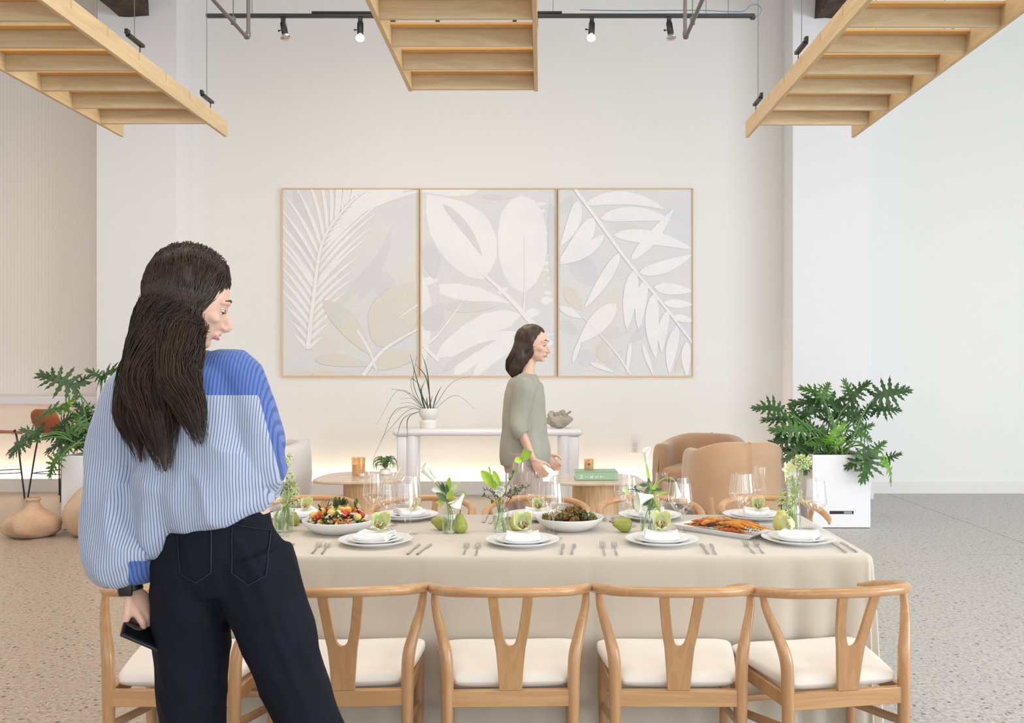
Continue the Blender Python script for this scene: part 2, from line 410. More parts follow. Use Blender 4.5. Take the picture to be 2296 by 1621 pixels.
# grey elbow conduits
for px, dx, lb in ((557, 0, 'grey elbow conduit hanging left of the middle wooden rack'), (1536, 0, 'grey elbow conduit hanging right of the middle wooden rack')):
    p0 = pt(px, 88, 6.5); tt = thing('conduit', lb, 'pipe', tuple(p0))
    m = MB(); m.tube([(0, 0, ZC-p0.z), (0, 0, .5), (0, 0, .06), (0, -.012, .022), (0, -.05, 0), (0, -.2, 0), (0, -6, 0)], .0135, 10, up=(1, 0, 0)); obj('pipe', m, M_conduit, tt)
    m = MB(); m.tube([(0, -.004, .05), (0, -.008, .03), (0, -.022, .008), (0, -.05, 0)], .0185, 10, up=(1, 0, 0)); obj('elbow', m, M_conduit, tt)
    m = MB(); m.tube([(0, -.32, ZC-p0.z), (0, -.32, .03)], .0035, 5); m.tube([(0, -.32, .035), (0, -.32, -.015)], .017, 8); obj('hanger', m, M_wire, tt)

# ------------------------------------------------------------------ hanging wooden racks
RZ = 2.90  # underside of the rails
def rack(x0, x1, ys, lb, slat_ys, yend, first_warm=True, cables=()):
    t = thing('hanging_rack', lb, 'rack', ((x0+x1)/2, yend, RZ), group='slatted maple racks hung over the table')
    ox = (x0+x1)/2
    h = .098; th = .02
    for x in (x0, x1):
        m = MB(); m.box(x-ox-th/2, x-ox+th/2, ys-yend, 0, 0, h); obj('rail', m, M_mapley, t, bevel=.0015)
    for i, y in enumerate(slat_ys):
        tl = rad(random.uniform(-2, 2)); yy = y-yend
        R = Matrix.Translation((0, yy, .004)) @ Matrix.Rotation(rad(random.uniform(-.4, .4)), 4, 'Z') @ Matrix.Rotation(tl, 4, 'X')
        m = MB(); m.box(x0-ox+th/2, x1-ox-th/2, -.01, .01, 0, .09, R); s = obj('slat', m, M_maple, t, bevel=.0015)
        m = MB(); m.box(x0-ox+th/2, x1-ox-th/2, -.055, -.0105, .078, .09, R); obj('warm_light_ledge', m, M_warmband, s, bevel=.001)  # added ledge, its orange standing in for warm light on the slat
        for x in (x0, x1):   # dowel slots in the rails
            sgn = 1 if x == x1 else -1
            m = MB(); m.box(x-ox+sgn*th/2-.001, x-ox+sgn*th/2+.001, yy-.004, yy+.004, h-.042, h+.001); obj('slot', m, mat_slot, t)
    for x, y in cables:
        m = MB(); m.tube([(x-ox, y-yend, h), (x-ox, y-yend, h+.04)], .003, 6)
        m.box(x-ox-.012, x-ox+.012, y-yend-.13, y-yend+.03, h+.04, h+.055)
        m.box(x-ox-.008, x-ox+.008, y-yend-.15, y-yend-.12, h+.045, h+.07)
        obj('bracket', m, M_black, t, bevel=.002)
        m = MB(); m.tube([(x-ox, y-yend-.06, h+.055), (x-ox, y-yend-.06, ZC-RZ)], .0018, 5); obj('wire', m, M_wire, t)
    return t
mat_slot = mat('slot_tan', srgb(190, 165, 130), .7)  # tan of the slots where the slats enter the rails
h_ = 1.43
def rx(slope): return h_/slope
LX1, LX0 = -rx(.7326), -rx(.5516)
rack(LX0, LX1, 2.5, 'slatted maple rack hanging at the upper left over the woman', [5.37-.318*i for i in range(9)], 5.66, cables=((LX1, 5.40), (LX1, 4.45), (LX0, 5.4), (LX0, 4.45)))
rack(-.674, -.0255, 2.3, 'slatted maple rack hanging in the middle, its last slat lit warm', [4.715-.318*i for i in range(8)], 4.73, cables=((-.674, 4.2), (-.0255, 4.2)))
RX0, RX1 = rx(1.3555)-.008, rx(.895)
rack(RX0+.2*0+.21-.0, RX1, 2.4, 'slatted maple rack hanging at the upper right beside the pillar', [5.37-.318*i for i in range(9)], 5.68, cables=((RX0+.21, 5.45), (RX0+.21, 4.55), (RX1, 4.55), (RX1, 5.2))) if False else None
RA, RB = (1666-VX)/506*1.43, (1926-VX)/526*1.43
rack(RA, RB, 2.4, 'slatted maple rack hanging at the upper right beside the pillar', [5.40-.31*i for i in range(9)], 5.68, cables=((RA, 5.45), (RA, 4.55), (RB, 4.45), (RB, 5.35)))
# ------------------------------------------------------------------ three leaf paintings
def canvas_mat(name, a, b, c):
    m = bpy.data.materials.new(name); m.use_nodes = True; nt = m.node_tree; N = nt.nodes; L = nt.links
    bs = N['Principled BSDF']; bs.inputs['Roughness'].default_value = .85
    tc = N.new('ShaderNodeTexCoord')
    n = N.new('ShaderNodeTexNoise'); n.inputs['Scale'].default_value = 2.1; n.inputs['Detail'].default_value = 6; L.new(tc.outputs['Object'], n.inputs['Vector'])
    r = N.new('ShaderNodeValToRGB'); e = r.color_ramp.elements; e[0].position = .36; e[0].color = a; e[1].position = .68; e[1].color = c
    k = e.new(.52); k.color = b
    L.new(n.outputs['Fac'], r.inputs[0])
    n2 = N.new('ShaderNodeTexNoise'); n2.inputs['Scale'].default_value = 55; n2.inputs['Detail'].default_value = 6; L.new(tc.outputs['Object'], n2.inputs['Vector'])
    r2 = N.new('ShaderNodeValToRGB'); r2.color_ramp.elements[0].color = (.97,)*3+(1,); r2.color_ramp.elements[1].color = (1.025,)*3+(1,)
    r2.color_ramp.elements[0].position = .35; r2.color_ramp.elements[1].position = .65
    L.new(n2.outputs['Fac'], r2.inputs[0])
    mx = N.new('ShaderNodeMix'); mx.data_type = 'RGBA'; mx.blend_type = 'MULTIPLY'; mx.inputs[0].default_value = 1
    L.new(r.outputs[0], mx.inputs[6]); L.new(r2.outputs[0], mx.inputs[7]); L.new(mx.outputs[2], bs.inputs['Base Color'])
    return m
M_cv = canvas_mat('painted_ground', srgb(220, 222, 228), srgb(224, 225, 227), srgb(226, 223, 218))
M_lf = canvas_mat('painted_white_leaf', srgb(236, 236, 240), srgb(240, 240, 243), srgb(240, 238, 238))
M_lb = canvas_mat('painted_beige_leaf', srgb(220, 219, 216), srgb(224, 219, 210), srgb(217, 217, 216))
M_lg = canvas_mat('painted_grey_leaf', srgb(213, 215, 223), srgb(218, 219, 224), srgb(221, 219, 216))
M_frame = mat('pale_oak_frame', srgb(226, 196, 158), .5)
ART_Y = YB-.05
def clip_poly(poly, x0, x1, z0, z1):
    def clip(P, f, g):
        out = []
        for i in range(len(P)):
            a, b = P[i], P[(i+1) % len(P)]
            fa, fb = f(a), f(b)
            if fa >= 0: out.append(a)
            if (fa >= 0) != (fb >= 0):
                t = fa/(fa-fb); out.append((a[0]+(b[0]-a[0])*t, a[1]+(b[1]-a[1])*t))
        return out
    for f in (lambda p: p[0]-x0, lambda p: x1-p[0], lambda p: p[1]-z0, lambda p: z1-p[1]):
        poly = clip(poly, f, None)
        if len(poly) < 3: return []
    return poly
def leaf_poly(p0, p1, w, bend=0, n=12, tip=.75):
    x0, y0 = p0; x1, y1 = p1; dx, dy = x1-x0, y1-y0; L = math.hypot(dx, dy); nx, ny = -dy/L, dx/L
    up = []; dn = []
    for i in range(n+1):
        t = i/n; b = bend*4*t*(1-t); hw = w/2*math.sin(PI*t**tip)**.75 if 0 < t < 1 else 0
        cx, cy = x0+dx*t+nx*b, y0+dy*t+ny*b
        up.append((cx+nx*hw, cy+ny*hw)); dn.append((cx-nx*hw, cy-ny*hw))
    return up+dn[1:-1][::-1]
def stem_poly(pts, w0, w1):
    P = smooth_path([(a, b, 0) for a, b in pts], 5); up = []; dn = []
    for i, p in enumerate(P):
        t = (P[min(i+1, len(P)-1)]-P[max(i-1, 0)]).normalized(); n = V((-t.y, t.x, 0)); w = (w0+(w1-w0)*i/(len(P)-1))/2
        up.append(tuple((p+n*w)[:2])); dn.append(tuple((p-n*w)[:2]))
    return up+dn[::-1]
def painting(px0, px1, py0, py1, label, shapes):
    c = pt((px0+px1)/2, (py0+py1)/2, ART_Y)
    t = thing('leaf_painting', label, 'painting', (c.x, ART_Y, c.z), group='three leaf paintings over the console')
    k = ART_Y/FPX; W = (px1-px0)*k/2; Hh = (py1-py0)*k/2
    m = MB(); m.box(-W+.012, W-.012, .020, .04, -Hh+.012, Hh-.012); obj('canvas', m, M_cv, t, flat=True)
    for bx in ((-W, -W+.011, -Hh, Hh), (W-.011, W, -Hh, Hh), (-W+.011, W-.011, -Hh, -Hh+.011), (-W+.011, W-.011, Hh-.011, Hh)):
        m = MB(); m.box(bx[0], bx[1], .002, .048, bx[2], bx[3]); obj('frame_strip', m, M_frame, t, flat=True)
    # brush-flat painted shapes, built up in thin coats
    def loc(p):   # zoomed sketch units of the whole triptych -> panel metres
        X = 600+p[0]*.4355; Y = 400+p[1]*.4355
        return ((X-(px0+px1)/2)*k, -(Y-(py0+py1)/2)*k)
    for lay, (nm, mt, lst) in enumerate(shapes):
        m = MB()
        for i, poly in enumerate(lst):
            q = clip_poly([loc(p) for p in poly], -W+.0125, W-.0125, -Hh+.0125, Hh-.0125)
            if len(q) < 3: continue
            y = .0194-.00004*i-lay*.0024
            a = sum(q[j][0]*q[(j+1) % len(q)][1]-q[(j+1) % len(q)][0]*q[j][1] for j in range(len(q)))
            if a < 0: q = q[::-1]
            # facing the room (-y)
            m.add([(x, y, z) for x, z in q], [tuple(range(len(q)))])
        o = obj(nm.split('.')[0], m, mt, t, flat=True); o['kind'] = 'stuff'
# --- left: palm frond over rubber leaves
def frond(spine, lens_l, lens_r, n, w, al=62, ar=62, fwd=1):
    P = smooth_path([(a, b, 0) for a, b in spine], 12); out = []
    for i in range(n):
        t = (i+.5)/n; idx = int(t*(len(P)-2)); p = P[idx]; d = (P[idx+1]-P[idx]).normalized()
        a0 = math.atan2(d.y, d.x)
        for sgn, ln, an in ((-1, lens_l, al), (1, lens_r, ar)):
            L = interp(ln, t)
            if L < 10: continue
            a = a0+sgn*rad(an)*(1-.35*t)
            out.append(leaf_poly((p.x, p.y), (p.x+math.cos(a)*L, p.y+math.sin(a)*L), w*(1 if ln is not lens_l else 1), sgn*-.04*L, tip=.6))
    return out
rb = random.Random(3)
spine1 = [(205, 880), (235, 620), (280, 330), (400, 150), (530, 40)]
pal = frond(spine1, [110, 300, 380, 360, 240, 140], [100, 300, 480, 540, 520, 380], 25, 20, 50, 44)
shade1 = [leaf_poly((460, 640), (640, 240), 60, 20), leaf_poly((380, 640), (620, 330), 50, 10), leaf_poly((620, 600), (560, 470), 120), leaf_poly((120, 700), (210, 880), 26),
          leaf_poly((720, 60), (760, 60), 10), leaf_poly((90, 180), (220, 420), 40), leaf_poly((130, 60), (230, 280), 50)]
beige1 = [leaf_poly((280, 625), (525, 905), 105, -14, tip=.85), [(520, 770), (515, 700), (545, 630), (610, 575), (700, 540), (780, 535), (790, 640), (770, 740), (700, 830), (620, 872), (560, 862), (530, 820)],
          leaf_poly((240, 935), (520, 965), 62, -12), leaf_poly((530, 965), (800, 905), 95, -10), leaf_poly((90, 1010), (240, 1000), 46, 6), leaf_poly((230, 1012), (370, 1000), 50, 8), leaf_poly((330, 1015), (500, 1015), 60, 10)]
vein1 = [stem_poly(spine1, 24, 8), stem_poly([(460, 780), (520, 880), (560, 990)], 14, 10), stem_poly([(800, 760), (600, 880), (490, 1015)], 9, 22), stem_poly([(650, 735), (780, 645)], 2, 12)]
painting(631, 939, 421, 845, 'left leaf painting with a large white palm frond and beige rubber leaves',
         [('painted_shade', M_lg, shade1), ('painted_leaf', M_lf, pal), ('painted_leaf.001', M_lb, beige1), ('painted_vein', M_lf, vein1)])
bigA = [(818, 80), (900, 92), (1010, 120), (1100, 170), (1150, 230), (1178, 310), (1180, 400), (1150, 470), (1110, 520), (1020, 500), (940, 440), (880, 370), (835, 280), (815, 180)]
bigB = [(1310, 85), (1370, 110), (1410, 165), (1435, 250), (1440, 360), (1420, 460), (1380, 540), (1320, 590), (1260, 560), (1215, 490), (1190, 400), (1185, 280), (1200, 180), (1250, 110)]
leaf2 = [bigA, bigB, [(880, 545), (980, 540), (1090, 560), (1180, 600), (1260, 645), (1150, 630), (1050, 632), (960, 620), (885, 590)],
         [(860, 925), (900, 850), (1000, 760), (1110, 695), (1220, 675), (1310, 700), (1250, 760), (1150, 800), (1060, 860), (960, 915)],
         leaf_poly((1090, 50), (780, 60), 90, 10), leaf_poly((785, 480), (785, 1000), 60, -30), leaf_poly((960, 1010), (1290, 790), 110, -40), leaf_poly((1050, 1030), (1480, 800), 70, -60),
         leaf_poly((790, 430), (890, 370), 18), leaf_poly((790, 530), (880, 520), 40)]
leaf2 += [leaf_poly((1390+rb.uniform(-30, 80), 130+i*38), (1425+rb.uniform(-20, 45), 132+i*38+rb.uniform(-8, 8)), rb.uniform(9, 22)) for i in range(14)]
leaf2 += [leaf_poly((1330, 690), (1405, 690), 46), leaf_poly((1405, 630), (1470, 625), 40), leaf_poly((1185, 590), (1240, 560), 26)]
vein2 = [stem_poly([(1110, 490), (1230, 600), (1340, 720), (1460, 860)], 14, 34), stem_poly([(1322, 300), (1325, 560), (1318, 690)], 3, 12), stem_poly([(1000, 640), (880, 800), (810, 860)], 6, 20),
         stem_poly([(790, 850), (880, 940)], 14, 20)]
shade2 = [leaf_poly((900, 130), (1105, 400), 46, -18), leaf_poly((830, 330), (860, 520), 90), leaf_poly((810, 780), (900, 640), 110), leaf_poly((1100, 92), (1260, 96), 26),
          leaf_poly((910, 660), (1180, 660), 60), leaf_poly((900, 1000), (1180, 830), 40, -20), leaf_poly((1460, 120), (1465, 560), 40)]
painting(942, 1248, 421, 845, 'middle leaf painting with two broad white leaves, partly behind the second person',
         [('painted_leaf', M_lf, leaf2), ('painted_shade', M_lg, [s for s in shade2 if 1]), ('painted_vein', M_lf, vein2)])
sp3 = [(1580, 50), (1690, 200), (1850, 420), (2030, 640), (2200, 860)]
l3 = [leaf_poly((1635, 130), (2050, 160), 70, -45), leaf_poly((1710, 205), (2080, 215), 75, -28), leaf_poly((1780, 290), (2190, 365), 72, -22), leaf_poly((1870, 420), (2095, 150), 60, 10), leaf_poly((1910, 485), (2190, 390), 66, 14),
      leaf_poly((1600, 110), (1505, 350), 70, -20), leaf_poly((1680, 200), (1500, 430), 90, -20), leaf_poly((1735, 290), (1500, 440), 60, -18), leaf_poly((1815, 380), (1630, 670), 60, -6), leaf_poly((1890, 470), (1850, 780), 74, 4),
      leaf_poly((1945, 520), (1910, 780), 60, 6), leaf_poly((1990, 590), (2000, 930), 72, 14), leaf_poly((2060, 680), (2030, 900), 50, 10), leaf_poly((2110, 760), (2070, 1010), 60, 10), leaf_poly((2160, 840), (2160, 1020), 50, 4),
      leaf_poly((1990, 560), (2190, 580), 60, 0), leaf_poly((2040, 640), (2195, 650), 46), leaf_poly((2090, 710), (2195, 735), 40),
      leaf_poly((1795, 645), (1600, 850), 100, 0), leaf_poly((1570, 950), (1620, 800), 26), leaf_poly((1500, 660), (1620, 720), 40), leaf_poly((1870, 840), (1850, 1010), 24), leaf_poly((1930, 850), (1990, 1020), 26), leaf_poly((1660, 950), (1790, 1000), 22)]
s3 = [leaf_poly((1570, 400), (1700, 560), 130), leaf_poly((1505, 180), (1570, 80), 60), leaf_poly((1730, 835), (1870, 785), 30), leaf_poly((1970, 755), (1860, 850), 56), leaf_poly((1810, 760), (1690, 930), 60, 10),
      leaf_poly((1590, 930), (1700, 920), 90), leaf_poly((2070, 610), (2190, 610), 24), leaf_poly((1500, 740), (1600, 800), 70), leaf_poly((1750, 1000), (1830, 880), 60)]
b3 = [leaf_poly((1740, 170), (1900, 160), 26), leaf_poly((1780, 250), (1960, 270), 50), leaf_poly((1700, 860), (1760, 960), 60), leaf_poly((1530, 560), (1620, 680), 70), leaf_poly((2100, 1000), (2190, 820), 40)]
painting(1251, 1555, 421, 845, 'right leaf painting with a diagonal white frond of long narrow leaves',
         [('painted_shade', M_lg, s3), ('painted_leaf.001', M_lb, b3), ('painted_leaf', M_lf, l3), ('painted_vein', M_lf, [stem_poly(sp3, 18, 12), stem_poly([(1610, 700), (1780, 880), (1870, 1010)], 4, 12)])])

# wall socket
c = pt(1424, 1004, YB-.004); t = thing('wall_socket', 'small white wall socket right of the white console', 'socket', (c.x, YB-.008, c.z))
m = MB(); m.box(-.05, .05, 0, .008, -.072, .072); obj('plate', m, M_base, t, bevel=.003)
for z in (-.032, .032):
    m = MB(); m.box(-.024, .024, -.004, .0, z-.022, z+.022); obj('outlet', m, mat('outlet_white', srgb(205, 200, 198), .4), t, bevel=.004)

# ------------------------------------------------------------------ console table
M_console = mat('white_gloss_console', srgb(228, 228, 234), .25, coat=.3)
cz = .815; cy = 10.05
t = thing('console_table', 'long white rounded console table against the back wall', 'table', ((880+1307)/2*0+(1093.5-VX)*9.9/FPX, cy, 0))
W2 = (1307-880)*9.9/FPX/2
m = MB()
prof = [( -.19, 0), (-.165, 0)]
def slab(u, vv):
    a = u*2*PI; c, s = math.cos(a), math.sin(a)
    # stadium section swept in plan with round ends
    k = abs(c)**.35*(1 if c >= 0 else -1); kk = abs(s)**.5*(1 if s >= 0 else -1)
    return (0, 0, 0)
def rbox(m, cx, cy_, cz_, hx, hy, hz, r, n=5, M=None):
    """box with all edges rounded by r"""
    vs = []; nu = 4*n; nv = 2*n
    rows = []
    for j in range(nv+2):
        jj = j if j <= n else j-1
        ph = -PI/2+PI*jj/nv; sz = -1 if j <= n else 1
        for k in range(nu+4):
            q = k//(n+1); kk = q*n+(k-q*(n+1)); g = 2*PI*kk/nu
            cxs = (1, -1, -1, 1)[q]; cys = (1, 1, -1, -1)[q]
            vs.append((cx+cxs*(hx-r)+r*math.cos(ph)*math.cos(g), cy_+cys*(hy-r)+r*math.cos(ph)*math.sin(g), cz_+sz*(hz-r)+r*math.sin(ph)))
    w = nu+4; fs = []
    for j in range(nv+1):
        for k in range(w):
            k2 = (k+1) % w; fs.append((j*w+k, j*w+k2, (j+1)*w+k2, (j+1)*w+k))
    fs.append(tuple(range(w))[::-1]); fs.append(tuple((nv+1)*w+k for k in range(w)))
    m.add(vs, fs, M)
rbox(m, 0, 0, cz-.042, W2, .19, .042, .041, 6); obj('top', m, M_console, t, ang=60)
for sx in (-1, 1):
    for dy in (-.1, .1):
        m = MB(); m.tube([(sx*(W2-.2), dy, 0), (sx*(W2-.2), dy, cz-.08)], .072, 24); obj('leg', m, M_console, t)
    m = MB(); rbox(m, sx*(W2-.2-.13*-sx*sx*0)+sx*.1, 0, (cz-.082)/2, .055, .155, (cz-.082)/2, .02); obj('leg_panel', m, M_console, t, ang=60)

# spiky plant in a two-part white pot
M_spike = mat('dark_green_blade', srgb(50, 70, 50), .5, var=(6, srgb(76, 98, 66), .2))
M_pot = mat('matte_white_ceramic', srgb(236, 234, 232), .55)
PD = 10.0
b = pt(961, 957, PD); pot = thing('potted_grass', 'spiky dark green plant in a white two-part pot on the console', 'plant', (b.x, PD, cz+.001))
kx = PD/FPX
m = MB(); m.lathe([(0, 0), (.09, 0), (.095, .015), (.095, .07), (.08, .088), (.062, .094), (.075, .1), (.1, .13), (.108, .17), (.108, .215), (.1, .216), (.096, .18), (0, .17)], 32); obj('pot', m, M_pot, pot)
m = MB(); m.lathe([(0, .19), (.1, .19)], 20); obj('soil', m, mat('soil', srgb(70, 55, 44), .95, bump=(60, .8, .01)), pot)
blades = [[(545,470),(480,250),(420,40)],[(525,430),(450,280),(470,60)],[(600,460),(565,200),(515,40)],[(610,420),(560,240),(470,120)],[(620,440),(640,380),(680,300)],[(620,450),(760,280),(930,215)],[(630,460),(790,375),(955,490)],
 [(540,450),(440,370),(280,320)],[(545,455),(420,350),(290,322)],[(520,400),(350,330),(180,600)],[(540,460),(430,436),(345,440)],[(530,460),(390,465),(230,570)],[(545,465),(340,480),(240,700),(160,880)],[(530,470),(430,490),(240,700)],
 [(510,480),(400,550),(350,710)],[(500,480),(435,550),(440,700)],[(570,470),(568,420),(570,385)],[(540,460),(520,400),(505,290)],[(560,470),(590,430),(600,380)],[(530,455),(460,400),(370,400)],[(585,465),(520,350),(550,250)],[(540,460),(455,350),(450,240),(520,290)]]
for i, bl in enumerate(blades):
    m = MB(); n = len(bl)
    dyy = rb.uniform(-.16, .12)
    pts = [V((.0+(800+x*.2787-961)*kx, 0, (957-(780+y*.2787))*kx)) for x, y in bl]
    pts[0].z = .19; pts[0].x *= .7
    for j in range(n): pts[j].y = dyy*(j/(n-1))
    if min(p.z for p in pts) < 0:
        for j in range(n): pts[j].y = -.30*(j/(n-1))**.6
    m.tube(smooth_path(pts, 8), [(.006, .002), (.007, .002), (.005, .0015), (.0015, .001)], 5); obj('blade', m, M_spike, pot)

# pale coral-shaped ceramic on the console
b = pt(1254, 957, 9.95); t = thing('shell_sculpture', 'pale grey ruffled ceramic sculpture at the right end of the console', 'sculpture', (b.x, 9.95, cz+.001))
M_stone = mat('rough_grey_ceramic', srgb(178, 172, 160), .9, bump=(60, .6, .01))
m = MB()
def ruf(d):
    a = math.atan2(d[1], d[0]); return 1+.22*math.sin(5*a+2*d[2])*(1-abs(d[2]))+.2*noise.noise(V(d)*2.4)
m.ball((0, 0, .085), (.125, .1, .085), 32, 16, fn=ruf); obj('body', m, M_stone, t, ang=70)
for a in range(5):
    m = MB(); g = a*1.25; m.tube(smooth_path([(.05*math.cos(g), .05*math.sin(g), .1), (.09*math.cos(g), .08*math.sin(g), .16), (.13*math.cos(g+.3), .1*math.sin(g+.3), .17-.02*a)], 4), [(.045, .012), (.05, .01), (.02, .006)], 10); obj('ruffle', m, M_stone, t)

# ------------------------------------------------------------------ side tables
M_travertine = mat('polished_travertine', srgb(190, 172, 152), .22, var=(9, srgb(205, 190, 172), .2), coat=.3)
M_oakped = wood('fluted_oak_pedestal', srgb(196, 158, 116), srgb(222, 188, 148), (14, 14, 1.0), 1.4, .45)
def side_table(lb, cx, cy_, hx, hy, rot, ped, h=.45):
    t = thing('side_table', lb, 'side table', (cx, cy_, 0), rot, group='stone topped side tables')
    m = MB(); poly = []
    for k in range(64):
        a = 2*PI*k/64; c, s = math.cos(a), math.sin(a); e = .62
        poly.append((hx*abs(c)**e*(1 if c > 0 else -1)*(1-.16*s), hy*abs(s)**e*(1 if s > 0 else -1)))
    m.prism(poly, h-.03, h); obj('table_top', m, M_travertine, t, bevel=.009, seg=3)
    m = MB(); m.lathe([(0, 0), (ped, 0), (ped, h-.031), (0, h-.031)], 48, fn=lambda g, z: 1-.012*abs(math.sin(24*g))); obj('pedestal', m, M_oakped, t)
    return t
side_table('stone topped side table with a fluted base, behind the salad bowl', (810-VX)*8.6/FPX, 8.62, .40, .40, 0, .17)
side_table('stone topped side table bearing the green book and amber candle', (1335-VX)*8.5/FPX, 8.5, .42, .38, 0, .215)
M_amber = glassmat('amber_glass', srgb(250, 236, 214), 1, .03)
M_wax = mat('candle_wax', srgb(238, 222, 196), .5, sss=.2)
def jar(lb, px, py, z, r, h, amber=True, label=False, y=None):
    p = on(px, py, z) if y is None else V(((px-VX)*y/FPX, y, z))
    t = thing('candle_jar', lb, 'candle', (p.x, p.y, z+.001))
    m = MB(); m.lathe([(0, 0), (r*.82, 0), (r*.95, r*.1), (r, r*.3), (r, h), (r-.003, h), (r-.004, .012), (0, .012)], 28); obj('jar', m, M_amber if amber else M_glass, t)
    m = MB(); m.lathe([(0, .014), (r-.006, .014), (r-.006, h*.62), (0, h*.6)], 24); obj('wax', m, M_wax, t)
    m = MB(); m.tube([(0, 0, h*.6), (0.001, 0, h*.6+.012)], .0012, 5); obj('wick', m, M_black, t)
    if label:
        m = MB(); m.grid(lambda u, vv: (math.cos(-PI/2+(u-.5)*1.5)*(r+.0008), math.sin(-PI/2+(u-.5)*1.5)*(r+.0008), h*(.28+.5*vv)), 10, 1); obj('paper_label', m, mat('kraft_label', srgb(196, 156, 112), .7), t)
        m = MB(); m.ball((0, -r-.0012, h*.58), (.012, .0012, .01), 10, 6); m.box(-.012, .012, -r-.0022, -r-.001, h*.4, h*.42); obj('emblem', m, mat('label_ink', srgb(96, 70, 48), .7), t)
jar('large amber glass candle jar on the left side table', 804, 1066, .45, .066, .17)
jar('small clear votive candle in front of the large amber jar', 812, 1071, .45, .030, .055, False)
jar('second small clear votive candle, right of the first, on the left side table', 826, 1069, .45, .026, .075, False)
# air plant
p = on(864, 1064, .45); t = thing('air_plant', 'curly green air plant on the left side table', 'plant', (p.x, p.y, .451))
M_air = mat('air_plant_green', srgb(104, 132, 88), .6, var=(20, srgb(70, 104, 60), .2))
m = MB(); m.lathe([(0, 0), (.05, 0), (.058, .012), (.05, .05), (.0, .05)], 18); obj('bowl', m, M_pot, t)
for i in range(46):
    a = rb.uniform(0, 2*PI); l = rb.uniform(.06, .135); h = rb.uniform(.06, .17); c, s = math.cos(a), math.sin(a)
    m = MB(); m.tube(smooth_path([(0, 0, .05), (c*l*.4, s*l*.4, .05+h*.7), (c*l, s*l, .04+h*.65), (c*l*1.05, s*l*1.05, h*.25+.02)], 5), [(.007, .002), (.005, .002), (.001, .001)], 4); obj('blade', m, M_air, t)
# white stick lying on the table edge (a match stick holder)
p = pt(893, 1060, 8.35); t = tag(obj('incense_stick', MB().tube([(p.x-.035, 8.35, .452), (p.x+.012, 8.4, .56)], .005, 8), mat('pale_wood', srgb(236, 220, 196), .6)), 'pale wooden stick propped at the right edge of the left side table', 'stick')
# book + candle on the right table
bd = 8.30
t = thing('book', 'thick sage green book lying on the right side table', 'book', ((1338-VX)*bd/FPX, bd, .451), rad(1))
M_sage = mat('sage_book_cloth', srgb(150, 184, 160), .7, bump=(300, .2, .001))
M_page = mat('book_pages', srgb(236, 230, 216), .8)
bw = .195
m = MB(); m.box(-bw, bw, 0, .006, .0, .075); m.box(-bw, bw, .0, .27, 0, .006); m.box(-bw, bw, .0, .27, .069, .075); obj('cover', m, M_sage, t, bevel=.002)
m = MB(); m.box(-bw+.006, bw-.006, .008, .262, .006, .069); obj('pages', m, M_page, t)
def text(body, size, loc, rot, parent, mt, name='lettering', ext=.0006):
    c = bpy.data.curves.new(name, 'FONT'); c.body = body; c.size = size; c.extrude = ext; c.align_x = 'CENTER'; c.align_y = 'CENTER'
    o = bpy.data.objects.new(name, c); COL.objects.link(o)
    dg = bpy.context.evaluated_depsgraph_get(); me = bpy.data.meshes.new_from_object(o.evaluated_get(dg))
    bpy.data.objects.remove(o)
    me.materials.clear(); me.materials.append(mt)
    q = link(name, me, parent, loc); q.rotation_euler = rot; return q
M_ink = mat('white_ink', srgb(240, 238, 228), .6)
for i, ch in enumerate('HIRST'):
    text(ch, .046, (-.138+i*.047, -.001, .030), (PI/2, -PI/2, 0), t, M_ink)
jar('amber glass candle with a kraft label on the green book', 1320, 1050, .526, .046, .105, True, True, y=8.42)

